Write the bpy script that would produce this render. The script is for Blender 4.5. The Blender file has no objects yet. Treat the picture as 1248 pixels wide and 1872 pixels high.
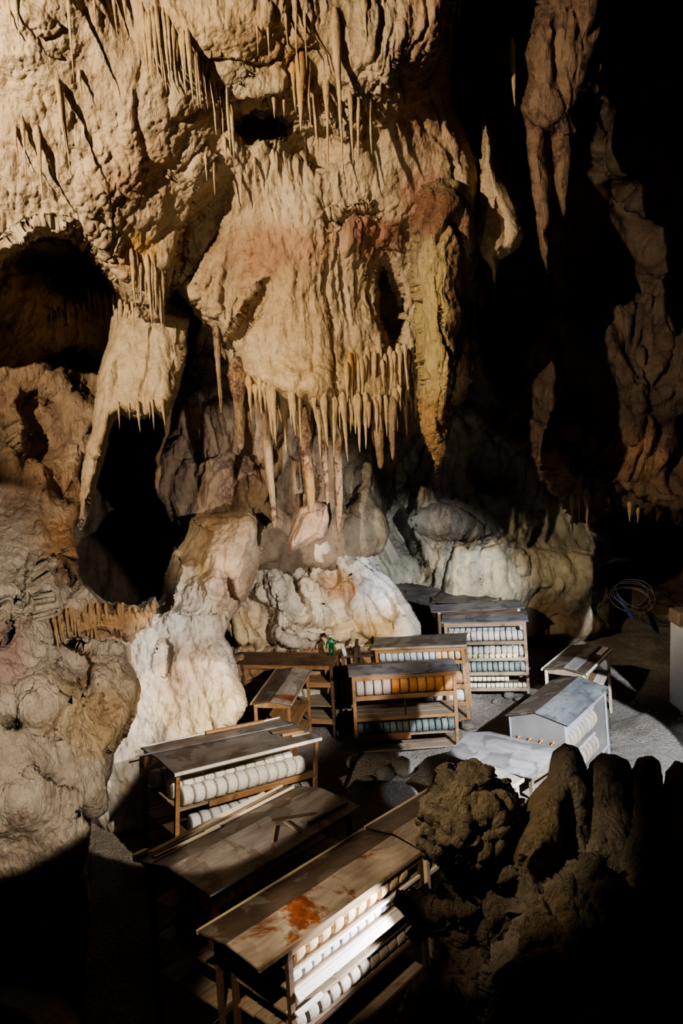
import bpy, bmesh, math, random
import numpy as np
from mathutils import Matrix, Vector, Euler
random.seed(7)
SC = bpy.context.scene
COL = SC.collection
D = math.radians
# ------------------------------------------------------------------ camera
PITCH, ROLL, FPX = D(7), D(2.8), 1248.0
CAM = np.array([0, 0, 5.0])
Fv = np.array([0, math.cos(PITCH), -math.sin(PITCH)])
_R = np.array([1.0, 0, 0]); _U = np.array([0, math.sin(PITCH), math.cos(PITCH)])
Rv = math.cos(ROLL) * _R - math.sin(ROLL) * _U
Uv = math.sin(ROLL) * _R + math.cos(ROLL) * _U
cam_d = bpy.data.cameras.new('camera'); cam = bpy.data.objects.new('camera', cam_d); COL.objects.link(cam)
m = Matrix.Identity(4)
for i in range(3):
    m[i][0], m[i][1], m[i][2], m[i][3] = Rv[i], Uv[i], -Fv[i], CAM[i]
cam.matrix_world = m
cam_d.lens = 24.0; cam_d.sensor_fit = 'VERTICAL'; cam_d.sensor_height = 36.0; cam_d.sensor_width = 36.0
cam_d.clip_end = 200
SC.camera = cam

def at(px, py, dep):
    px = np.asarray(px, float); py = np.asarray(py, float); dep = np.asarray(dep, float)
    d = Fv + ((px - 624) / FPX)[..., None] * Rv - ((py - 936) / FPX)[..., None] * Uv
    return CAM + d * dep[..., None]
def at1(px, py, dep): return Vector(at(px, py, dep).tolist())
def proj(P):
    d = np.asarray(P) - CAM; z = d @ Fv
    return 624 + FPX * (d @ Rv) / z, 936 - FPX * (d @ Uv) / z, z
# ------------------------------------------------------------------ noise
_rng = np.random.RandomState(11)
_perm = _rng.permutation(512).astype(np.int64)
_g = _rng.normal(size=(512, 3)); _g /= np.linalg.norm(_g, axis=1)[:, None]
def perlin(P):
    P = np.asarray(P, float); i = np.floor(P).astype(np.int64); f = P - i
    u = f * f * f * (f * (f * 6 - 15) + 10)
    def h(a, b, c):
        k = _perm[(i[..., 0] + a) & 511]; k = _perm[(k + i[..., 1] + b) & 511]; k = _perm[(k + i[..., 2] + c) & 511]
        g = _g[k]; return g[..., 0] * (f[..., 0] - a) + g[..., 1] * (f[..., 1] - b) + g[..., 2] * (f[..., 2] - c)
    x0 = h(0,0,0) * (1-u[...,0]) + h(1,0,0) * u[...,0]; x1 = h(0,1,0) * (1-u[...,0]) + h(1,1,0) * u[...,0]
    x2 = h(0,0,1) * (1-u[...,0]) + h(1,0,1) * u[...,0]; x3 = h(0,1,1) * (1-u[...,0]) + h(1,1,1) * u[...,0]
    y0 = x0 * (1-u[...,1]) + x1 * u[...,1]; y1 = x2 * (1-u[...,1]) + x3 * u[...,1]
    return (y0 * (1-u[...,2]) + y1 * u[...,2]) * 1.5
def fbm(P, o=4, g=.5, l=2.03):
    s = 0; a = 1.0
    for k in range(o):
        s = s + a * perlin(P + 17.3 * k); P = P * l; a *= g
    return s
def ridged(P, o=3):
    s = 0; a = 1.0
    for k in range(o):
        s = s + a * (1 - 2 * np.abs(perlin(P + 9.1 * k))); P = P * 2.1; a *= .5
    return s
def worley(P):
    P = np.asarray(P, float); i = np.floor(P).astype(np.int64); f = P - i; best = np.full(P.shape[:-1], 9.0)
    for a in (-1, 0, 1):
        for b in (-1, 0, 1):
            for c in (-1, 0, 1):
                k = _perm[(i[..., 0] + a) & 511]; k = _perm[(k + i[..., 1] + b) & 511]; k = _perm[(k + i[..., 2] + c) & 511]
                g = _g[k] * .45; best = np.minimum(best, (f[..., 0] - a - .5 - g[..., 0]) ** 2 + (f[..., 1] - b - .5 - g[..., 1]) ** 2 + (f[..., 2] - c - .5 - g[..., 2]) ** 2)
    return np.sqrt(best)
def bumps(P): return np.sqrt(np.clip(1 - (worley(P) / .85) ** 2, 0, 1))
def blur(A, n):
    for ax in (0, 1):
        for _ in range(2):
            pad = [(0, 0), (0, 0)]; pad[ax] = (n + 1, n); B = np.cumsum(np.pad(A, pad, 'edge'), axis=ax)
            A = (np.take(B, np.arange(2 * n + 1, B.shape[ax]), ax) - np.take(B, np.arange(0, B.shape[ax] - 2 * n - 1), ax)) / (2 * n + 1)
    return A
# ------------------------------------------------------------------ materials
def newmat(name):
    m = bpy.data.materials.new(name); m.use_nodes = True
    nt = m.node_tree; b = nt.nodes['Principled BSDF']
    return m, nt, b
def N(nt, t, **k):
    n = nt.nodes.new(t)
    for a, v in k.items():
        if hasattr(n, a): setattr(n, a, v)
        else: n.inputs[a].default_value = v
    return n
def L(nt, a, b): nt.links.new(a, b)
def ramp(nt, src, stops):
    r = nt.nodes.new('ShaderNodeValToRGB'); e = r.color_ramp.elements
    while len(e) < len(stops): e.new(.5)
    for k, (p, c) in enumerate(stops):
        e[k].position = p; e[k].color = (*c, 1) if len(c) == 3 else c
    L(nt, src, r.inputs[0]); return r
def mixc(nt, f, a, b, mode='MIX'):
    n = nt.nodes.new('ShaderNodeMix'); n.data_type = 'RGBA'; n.blend_type = mode
    for s, v in ((n.inputs[0], f), (n.inputs[6], a), (n.inputs[7], b)):
        if isinstance(v, (int, float)): s.default_value = v
        elif isinstance(v, tuple): s.default_value = (*v, 1)
        else: L(nt, v, s)
    return n.outputs[2]
def noise(nt, vec, scale, detail=6, rough=.55, dist=0, strech=None):
    if strech:
        mp = nt.nodes.new('ShaderNodeMapping'); mp.inputs['Scale'].default_value = strech; L(nt, vec, mp.inputs[0]); vec = mp.outputs[0]
    n = nt.nodes.new('ShaderNodeTexNoise'); n.inputs['Scale'].default_value = scale; n.inputs['Detail'].default_value = detail
    n.inputs['Roughness'].default_value = rough; n.inputs['Distortion'].default_value = dist
    L(nt, vec, n.inputs['Vector']); return n.outputs['Fac']
def coords(nt, obj=True):
    return nt.nodes.new('ShaderNodeTexCoord').outputs['Object']
def rock_mat(name, base, light, stain, stain_amt=.5, ochre=(.42, .24, .08), ochre_amt=.35, bump=.6, rough=.7, fine=26):
    m, nt, b = newmat(name); c = nt.nodes.new('ShaderNodeNewGeometry').outputs['Position']
    n1 = noise(nt, c, .9, 8, .6, .4); r1 = ramp(nt, n1, [(.3, base), (.68, light)])
    n2 = noise(nt, c, 1.3, 10, .72, .8, (1, 1, .55)); k = .66 - .18 * stain_amt
    r2 = ramp(nt, n2, [(k, (0, 0, 0)), (k + .1, (1, 1, 1))])
    sp = noise(nt, c, 14, 4, .7); r3 = ramp(nt, sp, [(.42, (0, 0, 0)), (.56, (1, 1, 1))])
    mu = nt.nodes.new('ShaderNodeMath'); mu.operation = 'MULTIPLY'; L(nt, r2.outputs[0], mu.inputs[0]); L(nt, r3.outputs[0], mu.inputs[1])
    col = mixc(nt, mu.outputs[0], r1.outputs[0], stain)
    n4 = noise(nt, c, .75, 6, .6, 1.2, (1, 1, .6)); k = .68 - .14 * ochre_amt
    r4 = ramp(nt, n4, [(k, (0, 0, 0)), (k + .12, (.8, .8, .8))]); col = mixc(nt, r4.outputs[0], col, ochre)
    n5 = noise(nt, c, 7, 8, .7); r5 = ramp(nt, n5, [(.28, (.52, .48, .45)), (.55, (1, 1, 1))])
    col = mixc(nt, .8, col, r5.outputs[0], 'MULTIPLY')
    at_ = nt.nodes.new('ShaderNodeAttribute'); at_.attribute_name = 'tint'
    col = mixc(nt, 1.0, col, at_.outputs['Color'], 'MULTIPLY')
    L(nt, col, b.inputs['Base Color']); b.inputs['Roughness'].default_value = rough
    b.inputs['Specular IOR Level'].default_value = .35
    nb = noise(nt, c, fine, 8, .68, .3, (1, 1, .6)); nb2 = noise(nt, c, fine * .28, 4, .6, 1.0, (1, 1, .35))
    ad = nt.nodes.new('ShaderNodeMath'); ad.operation = 'MULTIPLY_ADD'; L(nt, nb2, ad.inputs[0]); ad.inputs[1].default_value = 2.2; L(nt, nb, ad.inputs[2])
    bp = nt.nodes.new('ShaderNodeBump'); bp.inputs['Strength'].default_value = bump; bp.inputs['Distance'].default_value = .05
    L(nt, ad.outputs[0], bp.inputs['Height']); L(nt, bp.outputs[0], b.inputs['Normal'])
    return m
ROCK_WARM = rock_mat('rock_warm', (.40, .30, .19), (.60, .49, .34), (.17, .075, .075), .45)
ROCK_COL = rock_mat('rock_column', (.36, .27, .16), (.54, .44, .28), (.14, .07, .07), .7, ochre=(.46, .36, .18), ochre_amt=.2, bump=.9)
ROCK_PURPLE = rock_mat('rock_purple', (.33, .22, .17), (.52, .40, .30), (.12, .05, .055), .9, bump=.7)
ROCK_DRIP = rock_mat('rock_drip', (.42, .30, .17), (.60, .47, .28), (.19, .08, .06), .55, ochre=(.55, .3, .08), ochre_amt=.6, bump=.5, fine=34)
ROCK_ORANGE = rock_mat('rock_orange_drip', (.30, .17, .08), (.46, .30, .15), (.12, .06, .04), .7, ochre=(.42, .2, .06), ochre_amt=.5, bump=.7)
ROCK_BIG = rock_mat('rock_big_drip', (.26, .18, .11), (.46, .35, .23), (.11, .05, .045), 1.1, ochre=(.5, .26, .07), ochre_amt=.5, bump=.8)
ROCK_LEFT = rock_mat('rock_left', (.38, .30, .21), (.66, .57, .45), (.16, .08, .07), .6, ochre=(.38, .20, .08), ochre_amt=.45, bump=.9)
ROCK_PALE = rock_mat('rock_pale', (.42, .34, .25), (.72, .67, .60), (.28, .19, .11), .35, ochre=(.5, .36, .17), ochre_amt=.75, bump=.45, rough=.55)
ROCK_GREY = rock_mat('rock_grey', (.20, .19, .15), (.48, .46, .38), (.09, .07, .06), .6, ochre=(.26, .17, .08), ochre_amt=.5, bump=.5)
ROCK_BROWN = rock_mat('rock_brown', (.17, .125, .09), (.32, .25, .19), (.10, .06, .055), .8, ochre=(.27, .16, .08), ochre_amt=.3, bump=.6)
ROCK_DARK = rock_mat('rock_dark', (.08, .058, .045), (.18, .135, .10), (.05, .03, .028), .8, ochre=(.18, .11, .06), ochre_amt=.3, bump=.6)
ROCK_FORE = rock_mat('rock_foreground', (.20, .155, .105), (.31, .25, .17), (.09, .06, .04), .5, ochre=(.34, .27, .15), ochre_amt=.5, bump=1.0, rough=.85, fine=45)

def wood_mat(name, c1, c2, dark, stain=.4, rough=.7, sc=1.0):
    m, nt, b = newmat(name); c = coords(nt)
    oi = nt.nodes.new('ShaderNodeObjectInfo'); va = nt.nodes.new('ShaderNodeVectorMath'); va.operation = 'ADD'
    L(nt, c, va.inputs[0]); L(nt, oi.outputs['Location'], va.inputs[1]); c = va.outputs[0]
    g = noise(nt, c, 6 * sc, 6, .6, .6, (.35, 5, 5)); r = ramp(nt, g, [(.3, c1), (.7, c2)])
    s = noise(nt, c, 2.6, 8, .65, .6); k = .64 - .2 * stain
    rs = ramp(nt, s, [(k, (0, 0, 0)), (k + .16, (.9, .9, .9))]); col = mixc(nt, rs.outputs[0], r.outputs[0], dark)
    L(nt, col, b.inputs['Base Color']); b.inputs['Roughness'].default_value = rough; b.inputs['Specular IOR Level'].default_value = .3
    bp = nt.nodes.new('ShaderNodeBump'); bp.inputs['Strength'].default_value = .3; bp.inputs['Distance'].default_value = .01
    L(nt, g, bp.inputs['Height']); L(nt, bp.outputs[0], b.inputs['Normal']); return m
WOOD = wood_mat('wood_tan', (.22, .115, .05), (.38, .22, .11), (.09, .045, .022), .45)
WOOD_GREY = wood_mat('wood_grey', (.20, .15, .10), (.36, .29, .21), (.09, .06, .04), .5)
WOOD_PALE = wood_mat('wood_pale', (.55, .46, .33), (.74, .65, .50), (.30, .21, .13), .2)
WOOD_DARK = wood_mat('wood_dark', (.07, .04, .025), (.14, .085, .05), (.03, .018, .012), .5)
PAINT_WHITE = wood_mat('batten_white', (.66, .62, .56), (.80, .76, .71), (.34, .22, .14), .15)
def roof_mat(name, base, light, rust=.3, blot=(.2, .18, .15), metal=.0, rough=.45):
    m, nt, b = newmat(name); c = coords(nt)
    oi = nt.nodes.new('ShaderNodeObjectInfo'); va = nt.nodes.new('ShaderNodeVectorMath'); va.operation = 'ADD'
    L(nt, c, va.inputs[0]); L(nt, oi.outputs['Location'], va.inputs[1]); c = va.outputs[0]
    n1 = noise(nt, c, 1.6, 6, .6, .8, (.6, 1.4, 1)); r1 = ramp(nt, n1, [(.35, base), (.62, light)])
    n2 = noise(nt, c, 3.2, 3, .5, .5); r2 = ramp(nt, n2, [(.54, (0, 0, 0)), (.585, (.7, .7, .7)), (.8, (.5, .5, .5))])
    col = mixc(nt, r2.outputs[0], r1.outputs[0], blot)
    n3 = noise(nt, c, 1.15, 9, .68, .5); k = .70 - .25 * rust
    r3 = ramp(nt, n3, [(k, (0, 0, 0)), (k + .05, (1, 1, 1))])
    n3b = noise(nt, c, 12, 5, .6); rc = ramp(nt, n3b, [(.35, (.10, .03, .012)), (.65, (.30, .095, .028))])
    col = mixc(nt, r3.outputs[0], col, rc.outputs[0])
    n6 = noise(nt, c, 5, 10, .75, .3, (.3, 2, 1)); r6 = ramp(nt, n6, [(.32, (.45, .42, .4)), (.6, (1, 1, 1))]); col = mixc(nt, .75, col, r6.outputs[0], 'MULTIPLY')
    L(nt, col, b.inputs['Base Color']); b.inputs['Metallic'].default_value = metal
    rr = ramp(nt, n2, [(.4, (rough,) * 3), (.7, (min(1, rough + .25),) * 3)]); L(nt, rr.outputs[0], b.inputs['Roughness'])
    bp = nt.nodes.new('ShaderNodeBump'); bp.inputs['Strength'].default_value = .15; bp.inputs['Distance'].default_value = .01
    L(nt, n3b, bp.inputs['Height']); L(nt, bp.outputs[0], b.inputs['Normal']); return m
ROOF_BROWN = roof_mat('roof_brown', (.065, .046, .032), (.125, .092, .068), .12)
ROOF_RUST = roof_mat('roof_rust', (.25, .205, .155), (.42, .36, .29), .60, (.48, .42, .34))
ROOF_GREY = roof_mat('roof_grey', (.075, .066, .06), (.17, .158, .15), .0, (.06, .045, .035))
ROOF_ASH = roof_mat('roof_ash', (.24, .225, .22), (.40, .38, .385), .0, (.13, .115, .11), .1, .5)
ROOF_BLUE = roof_mat('roof_bluegrey', (.20, .22, .23), (.36, .385, .40), .0, (.12, .125, .12), .35, .35)
ROOF_SLATE = roof_mat('roof_slate', (.16, .17, .20), (.27, .28, .32), .0, (.10, .10, .11), .2, .4)
ROOF_RSTREAK = roof_mat('roof_rust_streak', (.26, .22, .19), (.42, .38, .34), .68, (.17, .13, .10))
def simple(name, col, rough=.5, metal=0, nz=None):
    m, nt, b = newmat(name); c = coords(nt)
    n = noise(nt, c, nz or 8, 5, .6); r = ramp(nt, n, [(.3, tuple(x * .78 for x in col)), (.7, col)])
    L(nt, r.outputs[0], b.inputs['Base Color']); b.inputs['Roughness'].default_value = rough; b.inputs['Metallic'].default_value = metal
    return m
STEEL = simple('steel_sheet', (.46, .44, .41), .38, .6, 3)
BRASS = simple('brass', (.75, .45, .15), .3, .8)
GALV = simple('galvanised', (.72, .74, .78), .35, .4)
WHITE = simple('cabinet_white', (.80, .83, .88), .4, 0, 2)
BLACK = simple('black', (.012, .012, .013), .6)
GREEN = simple('green_glaze', (.008, .085, .036), .35)
BLUE = simple('blue_plastic', (.06, .09, .42), .4)
WIRE = simple('wire', (.42, .42, .40), .4, .3)
WHITECLOTH = simple('white_plastic', (.72, .70, .68), .5)
def cheese_mat(name, a, b_, spot, spots=.3, mould=(.3, .3, .28), rough=.65):
    m, nt, b = newmat(name); c = coords(nt)
    oi = nt.nodes.new('ShaderNodeObjectInfo'); va = nt.nodes.new('ShaderNodeVectorMath'); va.operation = 'MULTIPLY_ADD'
    L(nt, oi.outputs['Location'], va.inputs[0]); va.inputs[1].default_value = (7, 7, 7); L(nt, c, va.inputs[2]); c = va.outputs[0]
    r0 = ramp(nt, oi.outputs['Random'], [(0, a), (1, b_)])
    n = noise(nt, c, 9, 6, .6); rm = ramp(nt, n, [(.3, (.70, .66, .62)), (.55, (1, 1, 1))]); col = mixc(nt, .9, r0.outputs[0], rm.outputs[0], 'MULTIPLY')
    n2 = noise(nt, c, 16, 3, .6, .6); k = .70 - .2 * spots; r2 = ramp(nt, n2, [(k, (0, 0, 0)), (k + .04, (1, 1, 1))])
    col = mixc(nt, r2.outputs[0], col, spot)
    L(nt, col, b.inputs['Base Color']); b.inputs['Roughness'].default_value = rough
    bp = nt.nodes.new('ShaderNodeBump'); bp.inputs['Strength'].default_value = .4; bp.inputs['Distance'].default_value = .008
    L(nt, n, bp.inputs['Height']); L(nt, bp.outputs[0], b.inputs['Normal']); return m
CH_WHITE = cheese_mat('cheese_white', (.80, .76, .69), (.90, .87, .80), (.10, .095, .085), .36)
CH_ORANGE = cheese_mat('cheese_orange', (.55, .22, .05), (.66, .32, .11), (.30, .12, .04), .2)
CH_PINK = cheese_mat('cheese_pinkgrey', (.48, .38, .36), (.60, .52, .48), (.25, .22, .22), .3)
CH_BLUE = cheese_mat('cheese_bluewhite', (.40, .46, .52), (.66, .70, .74), (.07, .08, .09), .6)
CH_GREEN = cheese_mat('cheese_greygreen', (.085, .115, .11), (.20, .235, .225), (.38, .41, .40), .55)
CH_CREAM = cheese_mat('cheese_cream', (.62, .56, .38), (.72, .67, .50), (.4, .36, .24), .15)
CH_TAN = cheese_mat('cheese_tan', (.60, .43, .25), (.70, .53, .34), (.34, .22, .13), .35)
CH_GREYW = cheese_mat('cheese_greywhite', (.52, .52, .52), (.70, .69, .68), (.28, .28, .28), .4)
CH_DISC = cheese_mat('cheese_disc', (.30, .255, .20), (.42, .375, .32), (.18, .15, .12), .3)
CH_BROWN = cheese_mat('cheese_brown', (.22, .11, .05), (.34, .19, .09), (.12, .06, .03), .4)
CH_DUST = cheese_mat('cheese_dusty', (.30, .26, .21), (.42, .37, .31), (.12, .1, .09), .5)

# ------------------------------------------------------------------ helpers
def tag(o, label=None, cat=None, group=None, kind=None):
    if label: o['label'] = label
    if cat: o['category'] = cat
    if group: o['group'] = group
    if kind: o['kind'] = kind
    return o
def link(name, me, mat=None, parent=None, smooth=False):
    o = bpy.data.objects.new(name, me); COL.objects.link(o)
    if mat and not me.materials: me.materials.append(mat)
    if parent: o.parent = parent
    if smooth: me.shade_smooth()
    return o
class MB:
    def __init__(s): s.bm = bmesh.new()
    def box(s, c, size, rot=None, jit=0):
        vs = bmesh.ops.create_cube(s.bm, size=1)['verts']
        M = Matrix.Translation(c) @ (rot.to_4x4() if rot else Matrix.Identity(4)) @ Matrix.Diagonal((*size, 1))
        for v in vs: v.co = M @ v.co
        return s
    def bar(s, a, b, w, h, up=(0, 0, 1)):
        a = Vector(a); b = Vector(b); x = (b - a).normalized(); u = Vector(up); y = u.cross(x)
        if y.length < 1e-4: y = Vector((0, 1, 0)).cross(x)
        y.normalize(); z = x.cross(y)
        R = Matrix((x, y, z)).transposed(); return s.box((a + b) / 2, ((b - a).length, w, h), R)
    def cyl(s, a, b, r1, r2=None, seg=14):
        a = Vector(a); b = Vector(b); r2 = r1 if r2 is None else r2; d = b - a
        M = Matrix.Translation((a + b) / 2) @ d.to_track_quat('Z', 'Y').to_matrix().to_4x4()
        bmesh.ops.create_cone(s.bm, cap_ends=True, segments=seg, radius1=r1, radius2=r2, depth=d.length, matrix=M); return s
    def build(s, name, mat, parent=None, bevel=0, smooth=False):
        if bevel:
            bmesh.ops.bevel(s.bm, geom=list(s.bm.edges), offset=bevel, segments=1, affect='EDGES', clamp_overlap=True)
        me = bpy.data.meshes.new(name); s.bm.to_mesh(me); s.bm.free(); return link(name, me, mat, parent, smooth)
def empty(name, loc=(0, 0, 0)):
    o = bpy.data.objects.new(name, None); o.location = loc; o.empty_display_size = .2; COL.objects.link(o); return o
def grid_mesh(name, V, quads, mat, tint=None):
    me = bpy.data.meshes.new(name)
    me.vertices.add(len(V)); me.vertices.foreach_set('co', V.astype(np.float32).ravel())
    nq = len(quads); me.loops.add(nq * 4); me.polygons.add(nq)
    me.loops.foreach_set('vertex_index', quads.astype(np.int32).ravel())
    me.polygons.foreach_set('loop_start', np.arange(0, nq * 4, 4, dtype=np.int32))
    me.polygons.foreach_set('loop_total', np.full(nq, 4, dtype=np.int32))
    me.polygons.foreach_set('use_smooth', np.ones(nq, dtype=bool))
    me.update(calc_edges=True)
    ca = me.color_attributes.new('tint', 'FLOAT_COLOR', 'POINT')
    t = np.ones((len(V), 4), np.float32)
    if tint is not None: t[:, :3] = tint
    ca.data.foreach_set('color', t.ravel())
    me.materials.append(mat); return me

# ------------------------------------------------------------------ rock masses
ZB = np.full((240 + 60, 160 + 60), 99.0)     # nearest rock depth on a 8 px design lattice, used only to seat stalactites on the rock
def zb_idx(px, py): return int(round((py + 240) / 8)), int(round((px + 240) / 8))
def rock_depth(px, py):
    i, j = zb_idx(px, py); i = max(0, min(299, i)); j = max(0, min(219, j)); return float(ZB[i, j])
def sdist(poly, X, Y):
    P = np.array(poly, float); Q = np.roll(P, -1, 0); best = np.full(X.shape, 1e18); inside = np.zeros(X.shape, bool)
    for (ax, ay), (bx, by) in zip(P, Q):
        dx, dy = bx - ax, by - ay; l2 = dx * dx + dy * dy + 1e-9
        t = np.clip(((X - ax) * dx + (Y - ay) * dy) / l2, 0, 1)
        d = (X - ax - t * dx) ** 2 + (Y - ay - t * dy) ** 2; best = np.minimum(best, d)
        if ay != by:
            c = ((ay > Y) != (by > Y)) & (X < (bx - ax) * (Y - ay) / (by - ay) + ax); inside ^= c
    s = np.sqrt(best); return np.where(inside, s, -s)
def mass(name, poly, ctrl, mat, curl=(40, 1.0), step=2.5, lump=.22, flute=.05, fine=.03, fs=(2.2, 2.2, .5), pits=(), tints=(), edge=(6, .05),
         drip=(0, 20), knob=0, seed=0, eps=75, kind=None, label=None, cat=None, group=None, fq=1.0, kf=1.0):
    P = np.array(poly, float); x0, y0 = P.min(0) - 12; x1, y1 = P.max(0) + 12
    fx0, fx1, fy0, fy1 = max(x0, -90), min(x1, 1340), max(y0, -90), min(y1, 1960)
    def axis(a, b, fa, fb):
        r = list(np.arange(fa, fb, step)); q = fa
        lo = []; st = step
        while q > a: st = min(st * 1.15, 26); q -= st; lo.append(q)
        q = r[-1]; hi = []; st = step
        while q < b: st = min(st * 1.15, 26); q += st; hi.append(q)
        return np.array(lo[::-1] + r + hi)
    xs = axis(x0, x1, fx0, fx1); ys = axis(y0, y1, fy0, fy1)
    X, Y = np.meshgrid(xs, ys)
    # ragged outline
    q = np.stack([X / 60 + seed * 3.1, Y / 60, np.full_like(X, seed * 7.7)], -1)
    wx = fbm(q, 4) * edge[0]; wy = fbm(q + 31.7, 4) * edge[0]
    S = sdist(poly, X + wx, Y + wy)
    gy, gx = np.gradient(S, ys, xs); gl = np.sqrt(gx * gx + gy * gy) + 1e-6
    if drip[0]:
        down = np.clip(-gy / gl, 0, 1) ** .7
        dn = np.abs(perlin(np.stack([X / drip[1] + seed, np.zeros_like(X) + .3, np.zeros_like(X) + .7], -1))) + .6 * np.abs(perlin(np.stack([X / drip[1] * 2.7, np.zeros_like(X) + .9, np.zeros_like(X)], -1)))
        S = S + drip[0] * down * (dn * 2 - .7) * np.clip(1 - S / 40, 0, 1)
        gy, gx = np.gradient(S, ys, xs); gl = np.sqrt(gx * gx + gy * gy) + 1e-6
    # base depth
    C = np.array(ctrl, float); W = 0; DD = 0
    for cx, cy, cd in C:
        r2_ = (X - cx) ** 2 + (Y - cy) ** 2; w = np.exp(-r2_ / (2 * eps * eps)) + 1e-3 / (1 + r2_ / 1600.0) ** 1.5; W = W + w; DD = DD + w * cd
    dep = DD / W
    for pt in pits:
        px_, py_, rx, ry, a = pt[:5]; an = D(pt[5]) if len(pt) > 5 else 0
        u = (X - px_ + wx) * math.cos(an) + (Y - py_ + wy) * math.sin(an); v = -(X - px_ + wx) * math.sin(an) + (Y - py_ + wy) * math.cos(an)
        rr = np.sqrt((u / rx) ** 2 + (v / ry) ** 2); dep = dep + (a / (1 + np.exp((rr - 1) * 7)) if a > 0 else a * np.exp(-rr ** 2 * .8))
    Sb = blur(S, max(1, int(curl[0] * .22 / step))); wb = np.clip(S / (curl[0] * .5), 0, 1); s = np.clip(S * (1 - wb) + (Sb + curl[0] * .06) * wb, 0, curl[0]) / curl[0]
    dep = dep + curl[1] * (1 - np.sqrt(np.clip(1 - (1 - s) ** 2, 0, 1)))
    # cells kept + snapping of the border ring
    cell = step * 1.6
    keepv = S > -cell
    out = (S < 0) & keepv
    Xs = np.where(out, X - S * gx / gl / np.maximum(gl, .5) * 1.0, X); Ys = np.where(out, Y - S * gy / gl / np.maximum(gl, .5), Y)
    PW = at(Xs, Ys, dep)
    # displacement along the surface normal
    def normals(PW):
        du = np.gradient(PW, axis=1); dv = np.gradient(PW, axis=0); n = np.cross(du, dv); n /= np.linalg.norm(n, axis=-1)[..., None] + 1e-9
        flip = ((n @ Fv) > 0)[..., None]; return np.where(flip, -n, n)
    n0 = normals(PW)
    fall = np.clip((S + 2) / 14, 0.15, 1)
    so = seed * 13.7; Q = PW * fq
    warp = np.stack([perlin(Q * .8 + so), perlin(Q * .8 + so + 5), perlin(Q * .8 + so + 9)], -1) * .45
    h = lump * fbm(Q * .55 + warp * .6 + so, 3, .42)
    V1 = (Q + warp) * np.array([2.3, 2.3, .55]) + so; V2 = (Q + warp * .7) * np.array([5.6, 5.6, 1.1]) + so
    p1 = perlin(V1); p2 = perlin(V2); zone = np.clip(.55 + 1.3 * perlin(Q * .6 + so + 40), 0, 1.3)
    h = h + flute * (.8 * p1 - .9 * np.exp(-(p1 * 7) ** 2) + zone * (.55 * p2 - .55 * np.exp(-(p2 * 6) ** 2)))
    if knob:
        h = h + knob * (bumps(Q * kf * 2.4 + warp * kf + so) + .5 * bumps(Q * kf * 5.3 + warp * 2 + so) - .6)
    PW = PW + n0 * (h * fall)[..., None]
    n1 = normals(PW)
    h2 = fine * (.9 * fbm(Q * np.array([3.2, 3.2, 2.2]) + warp + so, 5, .6) - .35 * np.exp(-(perlin(Q * np.array([11, 11, 3.6]) + so) * 5) ** 2) * zone)
    PW = PW + n1 * (h2 * fall)[..., None]
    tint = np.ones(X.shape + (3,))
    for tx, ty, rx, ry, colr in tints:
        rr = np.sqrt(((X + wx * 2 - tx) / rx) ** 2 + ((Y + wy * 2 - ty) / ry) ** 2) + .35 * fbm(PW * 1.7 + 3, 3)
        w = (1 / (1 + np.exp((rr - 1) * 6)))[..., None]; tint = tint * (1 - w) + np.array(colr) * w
    kq = keepv[:-1, :-1] & keepv[1:, :-1] & keepv[:-1, 1:] & keepv[1:, 1:]
    idx = np.arange(X.size).reshape(X.shape)
    qs = np.stack([idx[:-1, :-1], idx[:-1, 1:], idx[1:, 1:], idx[1:, :-1]], -1)[kq][:, ::-1]
    used = np.unique(qs); rm = np.full(X.size, -1); rm[used] = np.arange(len(used))
    me = grid_mesh(name, PW.reshape(-1, 3)[used], rm[qs], mat, tint.reshape(-1, 3)[used])
    o = link(name, me); tag(o, label, cat, group, kind)
    # lattice
    for i in range(300):
        yy = i * 8 - 240
        if yy < ys[0] or yy > ys[-1]: continue
        a = np.argmin(np.abs(ys - yy))
        xi = ((xs + 240) / 8); jj = np.round(xi).astype(int); ok = (jj >= 0) & (jj < 220) & (S[a] > 3)
        dd = ((PW[a] - CAM) @ Fv)
        np.minimum.at(ZB[i], jj[ok], dd[ok])
    return o
STR = dict(kind='structure')
exec_masses = True
# far shell of the cavern
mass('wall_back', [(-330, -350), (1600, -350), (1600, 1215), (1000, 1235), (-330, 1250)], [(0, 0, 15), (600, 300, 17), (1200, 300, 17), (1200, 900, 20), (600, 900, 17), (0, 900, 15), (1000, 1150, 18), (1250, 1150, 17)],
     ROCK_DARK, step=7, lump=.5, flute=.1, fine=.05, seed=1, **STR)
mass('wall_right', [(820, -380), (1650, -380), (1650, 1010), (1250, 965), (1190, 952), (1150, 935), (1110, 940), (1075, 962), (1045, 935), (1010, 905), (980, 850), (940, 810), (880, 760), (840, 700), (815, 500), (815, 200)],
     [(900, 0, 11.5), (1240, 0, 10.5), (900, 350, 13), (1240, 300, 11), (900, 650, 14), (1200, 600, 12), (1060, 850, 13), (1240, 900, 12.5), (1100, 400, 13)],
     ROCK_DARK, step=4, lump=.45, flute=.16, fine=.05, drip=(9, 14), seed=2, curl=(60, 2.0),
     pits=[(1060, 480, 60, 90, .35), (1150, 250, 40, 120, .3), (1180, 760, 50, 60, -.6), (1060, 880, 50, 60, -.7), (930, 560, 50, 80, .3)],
     tints=[(1060, 870, 80, 80, (2.4, 2.0, 1.6)), (1180, 850, 70, 60, (2.2, 1.8, 1.5))], **STR)
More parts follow.
